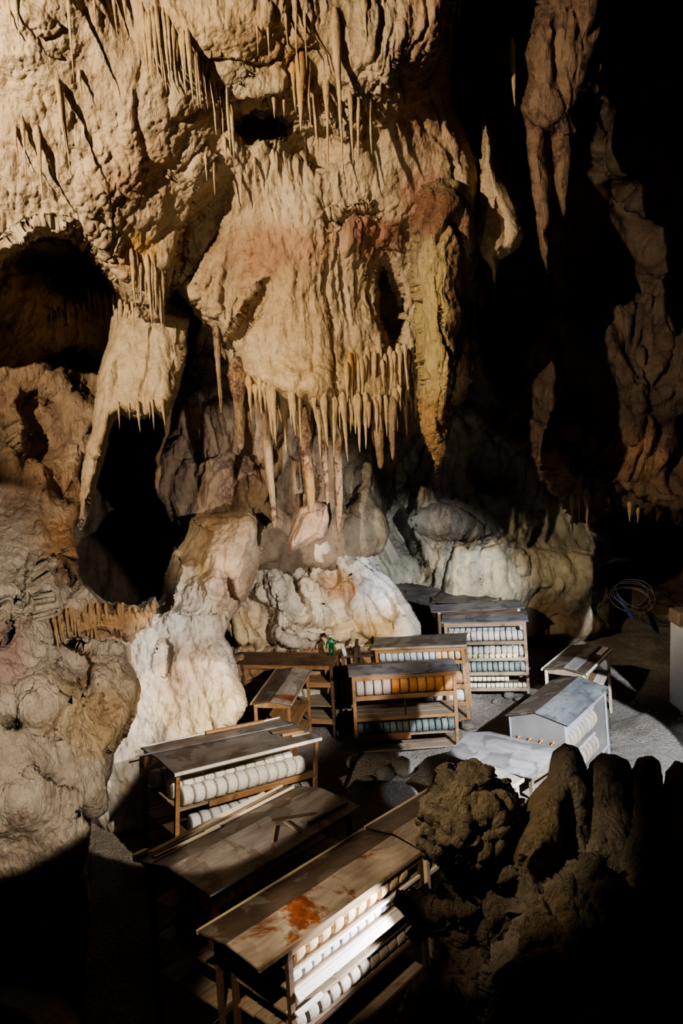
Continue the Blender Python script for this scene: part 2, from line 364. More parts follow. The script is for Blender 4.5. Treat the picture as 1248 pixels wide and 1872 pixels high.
mass('wall_alcove', [(640, 770), (700, 755), (800, 730), (870, 740), (960, 800), (1010, 880), (1080, 930), (1120, 960), (1115, 1020), (1100, 1040), (1118, 1085), (1125, 1150), (1075, 1172), (960, 1205), (760, 1230), (690, 1170), (680, 1080), (650, 1000)],
     [(700, 850, 14.2), (820, 780, 14.6), (900, 900, 15.4), (1050, 950, 15.6), (800, 1000, 15), (900, 1050, 14.4), (1060, 1080, 14.8), (740, 1000, 14.6), (1000, 1180, 15.2)],
     ROCK_GREY, step=2.5, lump=.42, flute=.09, fine=.03, seed=3, curl=(34, 1.2),
     pits=[(730, 960, 16, 90, .9, -25), (760, 880, 14, 70, .7, 20), (905, 840, 40, 50, .5), (820, 960, 60, 22, .5, 15), (690, 900, 20, 60, .7), (930, 1040, 60, 40, -.35), (1040, 1070, 55, 45, -.35), (830, 1040, 40, 50, -.3)],
     tints=[(930, 1045, 150, 60, (1.5, 1.45, 1.3)), (1010, 1150, 140, 42, (.6, .47, .36)), (1110, 1000, 22, 30, (.8, .9, 1.8)), (850, 880, 80, 90, (.8, .7, .72))], **STR)
mass('wall_middle', [(285, 545), (430, 545), (780, 640), (830, 700), (800, 760), (720, 860), (700, 1010), (640, 1040), (560, 1050), (430, 1040), (350, 1010), (318, 960), (285, 905), (272, 860), (292, 790), (318, 700)],
     [(350, 600, 11.6), (330, 800, 11.8), (450, 800, 11.4), (450, 950, 11.8), (600, 850, 12.4), (700, 800, 13.4), (600, 1000, 12.8), (350, 950, 12)],
     ROCK_BROWN, step=2.5, lump=.36, flute=.09, fine=.03, seed=4, curl=(30, 1.0),
     pits=[(350, 680, 30, 30, 1.1), (365, 640, 40, 14, .8), (545, 900, 26, 45, .9), (640, 890, 22, 60, .7, 15), (400, 760, 70, 50, -.3), (360, 850, 70, 40, -.3), (430, 880, 50, 40, .3)],
     tints=[(360, 840, 120, 110, (.85, .8, .75)), (440, 850, 60, 90, (1.1, 1.05, .98)), (660, 900, 50, 120, (1.1, 1.3, 1.4))], **STR)
mass('wall_center', [(405, 1190), (392, 1135), (430, 1080), (470, 1010), (510, 985), (560, 955), (640, 955), (672, 985), (690, 1040), (722, 1075), (748, 1105), (766, 1145), (768, 1190), (740, 1260), (700, 1330), (430, 1330)],
     [(450, 1100, 12.2), (540, 1050, 12.6), (640, 1000, 13), (650, 1100, 12.3), (745, 1140, 12.4), (560, 1180, 11.9), (640, 1250, 12.4), (450, 1250, 12.2)],
     ROCK_PALE, step=2, lump=.34, flute=.08, fine=.06, seed=5, curl=(36, .9), fs=(1.6, 1.6, .6),
     pits=[(470, 1130, 16, 60, .5, -30), (560, 1020, 16, 40, .5), (535, 1075, 14, 60, .45, -20), (620, 1110, 18, 40, .3), (700, 1110, 18, 40, .35, -30), (600, 1045, 18, 30, .4), (560, 1150, 70, 14, -.25), (640, 1060, 30, 60, -.3, -35), (505, 1080, 22, 60, -.3, -25), (655, 1185, 60, 18, .35), (500, 1190, 80, 20, .35)],
     tints=[(670, 1055, 40, 60, (1.0, 1.1, 1.28)), (640, 1160, 60, 30, (1.15, 1.05, .8)), (440, 1150, 50, 40, (1.0, .85, .6)), (690, 1150, 30, 30, (.8, .62, .36)), (610, 1070, 40, 30, (.72, .52, .38)), (560, 1215, 180, 26, (.55, .36, .22))], **STR)
mass('wall_boulder', [(322, 985), (345, 945), (400, 938), (462, 925), (484, 965), (468, 1040), (455, 1085), (428, 1128), (412, 1160), (428, 1200), (445, 1250), (452, 1290), (432, 1325), (420, 1420), (400, 1520), (175, 1540), (165, 1430), (180, 1330), (195, 1260), (190, 1190), (205, 1120), (285, 1092), (300, 1040)],
     [(400, 980, 10.9), (350, 1080, 10.5), (330, 1160, 9.9), (300, 1250, 9.7), (400, 1220, 10.0), (430, 1290, 10.0), (260, 1180, 9.8), (450, 980, 11), (300, 1400, 9.6), (440, 1080, 10.9)],
     ROCK_PALE, step=2, lump=.18, flute=.03, fine=.06, seed=6, curl=(34, .9),
     pits=[(425, 1100, 10, 45, .4, -15), (385, 1075, 34, 30, -.3), (400, 1010, 40, 45, -.35), (445, 990, 24, 50, -.25, 10), (350, 1120, 60, 14, -.15), (300, 1200, 7, 24, .12), (410, 1120, 9, 26, .3), (425, 1300, 40, 34, -.15), (345, 990, 30, 30, .4)],
     tints=[(400, 965, 100, 75, (.5, .42, .34)), (440, 1060, 40, 60, (.6, .5, .42)), (300, 1170, 60, 60, (1.05, 1.1, 1.2)), (385, 1290, 90, 60, (1.05, .92, .68)), (420, 1080, 30, 60, (.8, .66, .56)), (345, 1225, 50, 60, (1.0, .85, .75))], **STR)
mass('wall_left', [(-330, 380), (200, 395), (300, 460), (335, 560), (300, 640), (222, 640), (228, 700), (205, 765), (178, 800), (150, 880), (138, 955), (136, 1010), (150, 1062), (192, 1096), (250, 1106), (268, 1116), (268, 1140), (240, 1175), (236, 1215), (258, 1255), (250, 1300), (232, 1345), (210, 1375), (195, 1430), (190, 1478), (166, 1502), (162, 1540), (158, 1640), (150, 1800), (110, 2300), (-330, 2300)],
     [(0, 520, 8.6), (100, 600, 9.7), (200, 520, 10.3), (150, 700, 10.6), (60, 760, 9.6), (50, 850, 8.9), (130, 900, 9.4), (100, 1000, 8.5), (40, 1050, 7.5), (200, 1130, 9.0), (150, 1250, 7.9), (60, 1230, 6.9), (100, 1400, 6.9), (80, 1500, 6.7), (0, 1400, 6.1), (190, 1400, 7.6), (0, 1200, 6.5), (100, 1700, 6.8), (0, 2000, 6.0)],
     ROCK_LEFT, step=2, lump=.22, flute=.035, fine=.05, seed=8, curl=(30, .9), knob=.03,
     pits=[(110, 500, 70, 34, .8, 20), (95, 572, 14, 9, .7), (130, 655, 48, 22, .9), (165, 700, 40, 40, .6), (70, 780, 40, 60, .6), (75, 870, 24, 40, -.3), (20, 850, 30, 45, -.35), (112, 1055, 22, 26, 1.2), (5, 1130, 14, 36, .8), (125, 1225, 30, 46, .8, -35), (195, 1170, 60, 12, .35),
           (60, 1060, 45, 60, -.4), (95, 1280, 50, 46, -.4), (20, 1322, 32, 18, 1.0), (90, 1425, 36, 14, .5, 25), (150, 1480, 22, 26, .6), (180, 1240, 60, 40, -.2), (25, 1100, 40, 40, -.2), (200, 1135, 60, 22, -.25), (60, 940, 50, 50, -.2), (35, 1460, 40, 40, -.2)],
     tints=[(110, 985, 50, 70, (.80, .50, .30)), (200, 1130, 75, 34, (.85, .55, .32)), (60, 700, 200, 150, (.5, .42, .37)), (60, 880, 140, 60, (.6, .48, .4)), (45, 1070, 50, 90, (.95, .95, .95)), (20, 1190, 40, 60, (.75, .6, .62)), (110, 1270, 60, 40, (1.05, 1.02, 1.0)), (190, 1300, 80, 70, (1.0, .86, .62)), (60, 540, 110, 60, (.9, .8, .66))], **STR)  # darkest tint paints shade into the rock colour at mid left
# the great hanging ceiling
mass('ceiling', [(-330, -380), (905, -380), (862, -60), (836, 0), (822, 60), (815, 130), (830, 190), (858, 240), (880, 310), (884, 400), (872, 470), (850, 560), (775, 600), (770, 660), (757, 705), (732, 745), (690, 772), (650, 778), (600, 765), (560, 762), (510, 752), (470, 732), (440, 700), (420, 660), (385, 610), (350, 560), (325, 528), (300, 562), (285, 600), (262, 592), (240, 560), (215, 535), (185, 490), (160, 460), (110, 430), (60, 440), (25, 464), (0, 490), (-60, 540), (-330, 620)],
     [(0, 0, 6.2), (400, 0, 6.8), (800, 0, 7.6), (0, 250, 6.8), (400, 250, 7.9), (640, 120, 7.3), (700, 300, 8.6), (850, 250, 9.2), (100, 420, 7.4), (250, 500, 8.1), (350, 450, 9.0), (420, 560, 9.3), (550, 450, 8.9), (600, 620, 8.7), (550, 710, 9.0), (720, 700, 9.3), (760, 560, 10.2), (710, 520, 9.9), (200, 300, 7.3), (560, 280, 8.8), (240, 150, 6.8), (640, 350, 8.6)],
     ROCK_WARM, step=2, lump=.10, flute=.055, fine=.05, seed=9, curl=(44, 1.3), drip=(7, 16), fs=(2.4, 2.4, .55), eps=95,
     pits=[(478, 225, 50, 24, 1.0), (585, 262, 46, 34, .35), (368, 430, 30, 105, .75, 24), (712, 560, 20, 70, 1.1, -6), (640, 392, 50, 9, .15, -12), (560, 480, 110, 130, -.35), (560, 700, 120, 30, -.3), (500, 165, 80, 30, -.35), 
           (640, 210, 20, 60, -.3), (700, 150, 50, 70, -.3), (440, 600, 16, 90, .35, 30), ],
     tints=[(680, 425, 60, 45, (.60, .40, .42)), (520, 465, 110, 50, (.80, .62, .58)), (250, 465, 30, 40, (1.0, .8, .42)), (790, 130, 60, 190, (.85, .70, .68)), (600, 690, 150, 50, (1.12, 1.08, .95)), (240, 310, 80, 60, (.92, .82, .78)), (420, 60, 150, 50, (1.1, 1.05, .92)), (520, 560, 90, 60, (.92, .84, .76)), (770, 360, 50, 40, (.6, .42, .45))], **STR)
def form(name, label, cat, poly, ctrl, mat, group=None, **k):
    return mass(name, poly, ctrl, mat, label=label, cat=cat, group=group, **k)
form('flowstone_curtain', 'tapering tan rock curtain with a long left fang hanging over the black hollow', 'rock formation',
     [(205, 520), (300, 540), (340, 575), (343, 640), (328, 700), (316, 742), (300, 768), (285, 755), (252, 766), (226, 760), (212, 768), (203, 795), (188, 838), (174, 892), (158, 952), (149, 974), (141, 950), (140, 900), (152, 840), (166, 790), (173, 740), (180, 680), (200, 620)],
     [(250, 560, 9.6), (260, 680, 8.9), (200, 720, 9.0), (160, 880, 8.8), (310, 640, 9.3)], ROCK_WARM, step=2, lump=.12, flute=.07, fine=.03, seed=12, curl=(24, .7), drip=(5, 12), fs=(3, 3, .6), edge=(4, 0))
form('flowstone_column', 'thick yellow ribbed hanging column with purple crust right of the ceiling bulge', 'rock formation',
     [(768, 335), (800, 318), (840, 330), (864, 380), (868, 450), (858, 520), (861, 600), (866, 690), (850, 728), (834, 745), (822, 790), (806, 832), (797, 868), (788, 832), (776, 790), (766, 740), (762, 650), (757, 560), (748, 480), (752, 390)],
     [(810, 400, 8.1), (810, 600, 8.0), (800, 800, 8.2)], ROCK_COL, step=2, lump=.08, flute=.13, fine=.045, seed=13, curl=(52, 1.1), fs=(2.6, 2.6, .5), edge=(5, 0), drip=(5, 9), knob=.035, kf=.9,
     tints=[(800, 600, 45, 200, (.98, .98, .74)), (775, 375, 60, 50, (.62, .42, .42)), (845, 560, 16, 160, (.85, .68, .6)), (800, 780, 40, 60, (1.0, .82, .6))])
form('rock_drape', 'small tan pointed rock drape hanging right of the yellow column', 'rock formation',
     [(884, 205), (900, 255), (925, 325), (953, 380), (958, 430), (945, 460), (913, 474), (904, 524), (896, 492), (880, 470), (870, 430), (880, 380), (878, 300)],
     [(900, 300, 9.1), (910, 440, 8.9)], ROCK_WARM, step=2, lump=.12, flute=.06, fine=.03, seed=14, curl=(26, .7), edge=(4, 0), drip=(4, 10))
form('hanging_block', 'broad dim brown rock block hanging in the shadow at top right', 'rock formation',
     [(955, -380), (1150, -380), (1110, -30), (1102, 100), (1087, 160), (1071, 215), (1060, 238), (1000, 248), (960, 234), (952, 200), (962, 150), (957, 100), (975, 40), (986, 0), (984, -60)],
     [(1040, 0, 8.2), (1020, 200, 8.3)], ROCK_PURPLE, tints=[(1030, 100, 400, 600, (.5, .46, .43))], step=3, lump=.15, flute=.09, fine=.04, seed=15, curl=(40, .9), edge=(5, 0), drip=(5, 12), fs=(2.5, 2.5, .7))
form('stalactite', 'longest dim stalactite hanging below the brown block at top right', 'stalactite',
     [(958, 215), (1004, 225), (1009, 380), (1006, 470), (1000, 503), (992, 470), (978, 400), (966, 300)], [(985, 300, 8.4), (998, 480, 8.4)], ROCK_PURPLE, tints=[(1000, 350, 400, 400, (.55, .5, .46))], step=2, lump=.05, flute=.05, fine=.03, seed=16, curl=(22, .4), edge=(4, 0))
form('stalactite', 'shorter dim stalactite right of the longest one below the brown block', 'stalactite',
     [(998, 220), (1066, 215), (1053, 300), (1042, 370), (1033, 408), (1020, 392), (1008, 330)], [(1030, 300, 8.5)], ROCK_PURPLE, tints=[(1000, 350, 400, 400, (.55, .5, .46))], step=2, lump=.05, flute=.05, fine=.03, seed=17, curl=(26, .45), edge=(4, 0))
form('hanging_block', 'purplish wedge of rock hanging at the tips of the middle stalactites', 'rock formation',
     [(545, 930), (575, 915), (604, 918), (608, 950), (592, 985), (552, 1000), (529, 1014), (524, 992), (536, 955)], [(560, 960, 9.6)], ROCK_PURPLE, step=1.6, lump=.06, flute=.05, fine=.02, seed=18, curl=(20, .35), edge=(3, 0))
form('hanging_block', 'long knobbly dark brown rod of rock hanging left of the purplish wedge', 'rock formation',
     [(532, 830), (552, 840), (556, 900), (552, 960), (543, 985), (534, 960), (528, 900)], [(542, 900, 10.4)], ROCK_BROWN, step=2, lump=.05, flute=.05, fine=.05, seed=19, curl=(14, .25), edge=(5, 0))
# foreground stalagmites and the popcorn rock below the lookout
fore = dict(cat='rock', group='foreground rocks below the lookout')
form('popcorn_rock', 'knobbly yellowish popcorn rock beside the nearest rusty roof', 'rock',
     [(772, 1500), (776, 1450), (790, 1432), (797, 1400), (812, 1390), (832, 1408), (862, 1400), (890, 1408), (896, 1424), (925, 1462), (940, 1500), (962, 1530), (985, 1560), (990, 1660), (1010, 1900), (1060, 2500), (800, 2500), (740, 2100), (706, 1880), (745, 1800), (785, 1762), (800, 1700), (740, 1672), (716, 1650), (722, 1630), (790, 1618), (810, 1580), (776, 1562)],
     [(850, 1420, 3.7), (850, 1520, 3.4), (900, 1650, 3.3), (850, 1850, 3.1), (900, 2400, 2.9), (740, 1650, 3.8)], ROCK_FORE, step=2.2, lump=.08, flute=.015, fine=.02, fq=2.6, seed=20, curl=(60, .55), knob=.12, kf=1.3, fs=(1, 1, 1), edge=(6, 0),
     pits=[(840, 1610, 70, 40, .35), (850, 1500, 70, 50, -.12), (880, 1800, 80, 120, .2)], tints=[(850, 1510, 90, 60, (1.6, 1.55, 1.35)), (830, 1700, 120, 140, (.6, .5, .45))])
form('stalagmite', 'tallest dark rounded stalagmite in the lower right foreground', 'stalagmite',
     [(1000, 1420), (1010, 1375), (1032, 1357), (1056, 1368), (1070, 1400), (1090, 1440), (1110, 1600), (1140, 2500), (900, 2500), (925, 1900), (935, 1640), (930, 1560), (948, 1530), (965, 1460), (985, 1435)],
     [(1030, 1400, 3.5), (1010, 1550, 3.15), (1000, 1800, 2.9), (1000, 2400, 2.7)], ROCK_FORE, step=2.4, lump=.04, flute=0, fine=.012, fq=2.0, seed=21, curl=(50, .5), knob=.022, edge=(3, 0),
     pits=[(960, 1560, 30, 40, -.12), (1040, 1600, 20, 140, .12)], tints=[(960, 1500, 50, 90, (1.3, 1.15, .9))])
form('stalagmite', 'dark broad round-topped stalagmite, second from left of the foreground peaks', 'stalagmite',
     [(1062, 1440), (1078, 1395), (1098, 1375), (1122, 1376), (1146, 1392), (1165, 1430), (1175, 1600), (1220, 2500), (1040, 2500), (1030, 1800), (1050, 1560)],
     [(1110, 1400, 3.4), (1110, 1600, 3.05), (1110, 2000, 2.8)], ROCK_FORE, step=2.6, lump=.04, flute=0, fine=.012, fq=2.0, seed=22, curl=(46, .5), knob=.022, edge=(3, 0))
form('stalagmite', 'dark knob-headed stalagmite, third from left of the foreground peaks', 'stalagmite',
     [(1145, 1460), (1150, 1410), (1164, 1386), (1186, 1380), (1203, 1392), (1210, 1430), (1222, 1480), (1235, 1600), (1290, 2500), (1120, 2500), (1120, 1800), (1130, 1560)],
     [(1185, 1400, 3.3), (1185, 1600, 3.0), (1185, 2000, 2.75)], ROCK_FORE, step=2.6, lump=.04, flute=0, fine=.012, fq=2.0, seed=23, curl=(40, .45), knob=.022, edge=(3, 0))
form('stalagmite', 'dark rough stalagmite cut off by the right edge of the photo', 'stalagmite',
     [(1208, 1480), (1214, 1410), (1232, 1392), (1262, 1400), (1320, 1420), (1420, 1450), (1560, 1560), (1700, 2500), (1180, 2500), (1190, 1800), (1205, 1600)],
     [(1250, 1420, 3.2), (1260, 1600, 2.9), (1300, 2000, 2.7)], ROCK_FORE, step=3, lump=.04, flute=0, fine=.012, fq=2.0, seed=24, curl=(40, .45), knob=.022, edge=(3, 0))
form('rock_slope', 'dark lumpy rock slope in front of the stalagmites at bottom right', 'rock',
     [(930, 1640), (990, 1580), (1060, 1560), (1150, 1590), (1240, 1560), (1500, 1540), (1750, 1600), (2100, 2600), (800, 2600), (850, 2000), (900, 1760)],
     [(980, 1620, 3.0), (980, 1760, 2.75), (1200, 1620, 2.8), (1100, 2000, 2.5), (1300, 2400, 2.3)], ROCK_FORE, step=2.8, lump=.1, flute=.03, fine=.02, fq=2.2, seed=25, curl=(60, .6), knob=.015, edge=(14, 0),
     tints=[(990, 1720, 50, 70, (1.3, 1.1, .9))])

# ------------------------------------------------------------------ stalactites
def stal_mesh(seed, mat, pw=.72, rag=.16):
    rs = np.random.RandomState(seed); nr, ns = 40, 18; ph = rs.rand(4) * 6
    t = np.linspace(0, 1, nr)[:, None]; a = np.linspace(0, 2 * np.pi, ns, endpoint=False)[None, :]
    r = (1 - t) ** pw + .02
    for k in range(3):
        c = rs.uniform(.15, .85); r = r * (1 - rs.uniform(.08, .3) / (1 + np.exp(-(t - c) * 40)) * (1 - t) * 1.5)
    T = t + 0 * a; P = np.stack([np.cos(a) * .9 + 0 * t, np.sin(a) * .9 + 0 * t, T * 2.6], -1) + seed * 3.3
    n = perlin(P) * .5 + perlin(P * np.array([3, 3, 1.2])) * .45 + perlin(P * np.array([6, 6, 9])) * .22
    r = r * (1 + rag * 2.2 * n)
    r = r * (.25 + .75 * np.clip(t / .16, 0, 1) ** .6)
    r = np.where(t > .98, r * .4, r)
    cx = .16 * np.sin(t * 3.4 + ph[1]) * t + .05 * np.sin(t * 11 + ph[3]); cy = .16 * np.cos(t * 2.9 + ph[2]) * t
    V = np.stack([cx + r * np.cos(a), cy + r * np.sin(a), -T], -1).reshape(-1, 3)
    F = [(i * ns + j, i * ns + (j + 1) % ns, (i + 1) * ns + (j + 1) % ns, (i + 1) * ns + j) for i in range(nr - 1) for j in range(ns)]
    return grid_mesh('stalactite', V, np.array(F)[:, ::-1], mat)
STM = [stal_mesh(100 + k, ROCK_DRIP) for k in range(10)]
STP = [stal_mesh(200 + k, ROCK_BIG, .42, .3) for k in range(5)]
STO = [stal_mesh(300 + k, ROCK_ORANGE, .35, .2) for k in range(5)]
ORD = ['leftmost', 'second from left', 'third from left', 'fourth from left', 'fifth from left', 'sixth from left', 'seventh from left', 'eighth from left', 'ninth from left', 'tenth from left', 'eleventh from left', 'twelfth from left', 'thirteenth from left', 'fourteenth from left', 'fifteenth from left', 'sixteenth from left', 'seventeenth from left', 'eighteenth from left', 'nineteenth from left', 'twentieth from left']
def ordn(k, n):
    if n > 1 and k == n - 1: return 'rightmost'
    if k < 20: return ORD[k]
    return ORD[n - 1 - k].replace('left', 'right') if n - 1 - k < 20 else 'middle'
def stalactites(where, group, items, meshes=STM, dep=None, look='slender tan', sink=0):
    items = sorted(items, key=lambda t: t[0]); n = len(items)
    for k, it in enumerate(items):
        x, y0, y1, w = it[:4]; d = it[4] if len(it) > 4 else dep
        if d is None:
            d = min(rock_depth(x, y0 + a) for a in (-8, 0, 8, 16, 24)); 
            if d > 50: d = min(rock_depth(x + b, y0 - 16) for b in (-8, 0, 8))
            if d > 50: d = 9
            d -= w / FPX * d * .12 - sink
        r = w / 2 / FPX * d; ln = (y1 - y0) / FPX * d
        p = at1(x, y0, d); up = ln * .16 + .04
        o = link('stalactite', random.choice(meshes)); o.location = p + Vector((0, 0, up)); o.scale = (r, r, ln + up); o.rotation_euler = (random.uniform(-.03, .03), random.uniform(-.03, .03), random.uniform(0, 6.28))
        tag(o, ('%s stalactite, %s %s' % (look, ordn(k, n), where)) if n > 1 else look + ' stalactite ' + where, 'stalactite', group)
R_ = random.Random(5)
def rowgen(n, x0, x1, yf, lmin, lmax, wmin, wmax):
    out = []
    for k in range(n):
        x = x0 + (x1 - x0) * (k + R_.uniform(.2, .8)) / n; y = yf(x); l = R_.uniform(lmin, lmax); f = R_.random() ** 1.6; l = lmin + (lmax - lmin) * f; out.append((x, y + R_.uniform(-16, 10), y + l, wmin + (wmax - wmin) * (.6 * f + .4 * R_.random())))
    return out
def lerp(pts):
    def f(x):
        for (a, b), (c, d) in zip(pts, pts[1:]):
            if x <= c: return b + (d - b) * (x - a) / (c - a)
        return pts[-1][1]
    return f
stalactites('of the big ones under the ceiling bulge', 'large stalactites under the ceiling bulge',
    [(435, 680, 822, 34), (481, 715, 972, 26), (559, 745, 940, 40), (590, 750, 925, 20), (618, 748, 978, 30), (688, 745, 858, 34), (716, 745, 842, 18), (395, 610, 755, 14)], meshes=STP, dep=9.3, look='long streaked brown')
stalactites('in the fringe under the ceiling bulge', 'short stalactites under the ceiling bulge',
    rowgen(34, 450, 762, lerp([(450, 690), (500, 735), (560, 745), (640, 752), (700, 745), (760, 690)]), 25, 95, 7, 20))
stalactites('in the row at the bulge\'s right shoulder', 'stalactites at the right shoulder of the bulge',
    rowgen(20, 630, 762, lerp([(640, 670), (700, 665), (762, 640)]), 55, 110, 9, 17), look='thin tan')
stalactites('in the fringe above the fanged curtain', 'short stalactites above the fanged curtain',
    rowgen(12, 160, 245, lerp([(160, 545), (200, 560), (245, 548)]), 25, 70, 5, 9), look='thin yellowish')
stalactites('in the yellow cluster above the fanged curtain', 'yellow stalactite cluster above the fanged curtain',
    rowgen(9, 238, 300, lerp([(238, 480), (270, 500), (300, 520)]), 60, 120, 8, 15), look='yellow tan')
stalactites('of the teeth under the fanged curtain', 'teeth under the fanged curtain',
    [(217, 745, 784, 5), (236, 745, 768, 4), (252, 745, 790, 8), (272, 742, 766, 5), (279, 742, 786, 6), (297, 740, 778, 10)], look='small tan')
stalactites('in the upper left ceiling cluster', 'stalactites in the upper left of the ceiling',
    rowgen(14, 258, 345, lerp([(258, 40), (300, 55), (345, 90)]), 60, 120, 7, 15), look='finger-like tan')
stalactites('in the ceiling row above the small cave mouth', 'stalactites above the small cave mouth',
    rowgen(10, 350, 425, lerp([(350, 110), (400, 165), (425, 200)]), 60, 120, 7, 15), look='finger-like ochre')
stalactites('hanging before the dark ceiling hollow', 'stalactites before the ceiling hollow',
    [(535, 130, 200, 14), (550, 110, 232, 24), (562, 120, 225, 14), (596, 160, 310, 14), (613, 50, 218, 20), (620, 200, 300, 11), (640, 190, 295, 13), (655, 200, 300, 12), (675, 195, 280, 12), (575, 180, 300, 12), (500, 185, 215, 9), (518, 185, 212, 8)], look='tan')
stalactites('of the thin ones by the top edge', 'thin stalactites near the top edge of the photo',
    [(12, -20, 60, 12), (28, 0, 75, 9), (125, 0, 140, 8), (205, -20, 60, 10), (170, -10, 45, 9), (225, -10, 40, 10), (490, 60, 110, 6), (522, 40, 95, 6), (540, 10, 108, 9), (556, 30, 120, 7), (470, 60, 100, 5), (665, 10, 70, 14), (700, -20, 50, 12)], look='thin')
stalactites('on the left ceiling face', 'stalactites on the left ceiling face',
    [(42, 235, 330, 9), (70, 255, 370, 12), (105, 160, 270, 12), (112, 170, 315, 9), (145, 140, 180, 9), (28, 240, 300, 7)], look='crooked pale')
stalactites('in the row on the ceiling below the hollow', 'small stalactites on the middle ceiling face',
    [(440, 330, 372, 9), (465, 300, 345, 7), (505, 290, 335, 7), (543, 300, 335, 9), (390, 300, 355, 8), (375, 290, 330, 7), (410, 262, 300, 9)], look='small tan')
stalactites('high up at the edge of the dark void', 'stalactites at the edge of the dark void', [(820, -10, 125, 24, 8.4), (838, -20, 40, 16, 8.6), (935, 92, 190, 14, 9.2)], look='dim tan')
stalactites('in the orange drip row below the black hollow', 'orange dripstones below the black hollow',
    rowgen(26, 98, 285, lerp([(98, 1146), (160, 1128), (285, 1122)]), 18, 58, 6, 13), meshes=STO, look='stubby orange', sink=.07)
stalactites('of the dim teeth on the far right ceiling', 'dim teeth on the far right ceiling',
    [(1046, 915, 972, 12), (1058, 915, 955, 9), (1072, 905, 962, 14), (1150, 925, 955, 10), (1166, 935, 958, 8)], look='dim brown')
stalactites('in the dark arch at far left', 'small stalactites in the left arch', rowgen(7, 85, 160, lerp([(85, 555), (160, 560)]), 22, 60, 5, 8), look='tiny brown')
# ------------------------------------------------------------------ racks
def rot(yaw, tx, ty): return (Matrix.Rotation(yaw, 4, 'Z') @ Matrix.Rotation(ty, 4, 'Y') @ Matrix.Rotation(tx, 4, 'X'))
FEET = []
CH_MESH = {}
def cheese_mesh(mat, asp):
    key = (mat.name, round(asp, 2))
    if key in CH_MESH: return CH_MESH[key]
    n = 28; prof = [(0, .5), (.82, .5), (.93, .47), (.985, .36), (1.0, .12), (1.0, -.12), (.985, -.36), (.93, -.47), (.82, -.5), (0, -.5)]
    rs = random.Random(len(CH_MESH)); bm = bmesh.new(); rings = []
    for r, z in prof:
        if r == 0: rings.append([bm.verts.new((z * asp, 0, 0))]); continue
        rings.append([bm.verts.new((z * asp, .5 * r * math.cos(2 * math.pi * k / n) * (1 + rs.uniform(-.008, .008)), .5 * r * math.sin(2 * math.pi * k / n) * (1 + rs.uniform(-.008, .008)))) for k in range(n)])
    for a, b in zip(rings, rings[1:]):
        for k in range(n):
            q = (k + 1) % n
            if len(a) == 1: bm.faces.new((a[0], b[k], b[q]))
            elif len(b) == 1: bm.faces.new((a[k], b[0], a[q]))
            else: bm.faces.new((a[k], b[k], b[q], a[q]))
    bmesh.ops.recalc_face_normals(bm, faces=bm.faces)
    me = bpy.data.meshes.new('cheese'); bm.to_mesh(me); bm.free(); me.shade_smooth(); me.materials.append(mat)
    CH_MESH[key] = me; return me
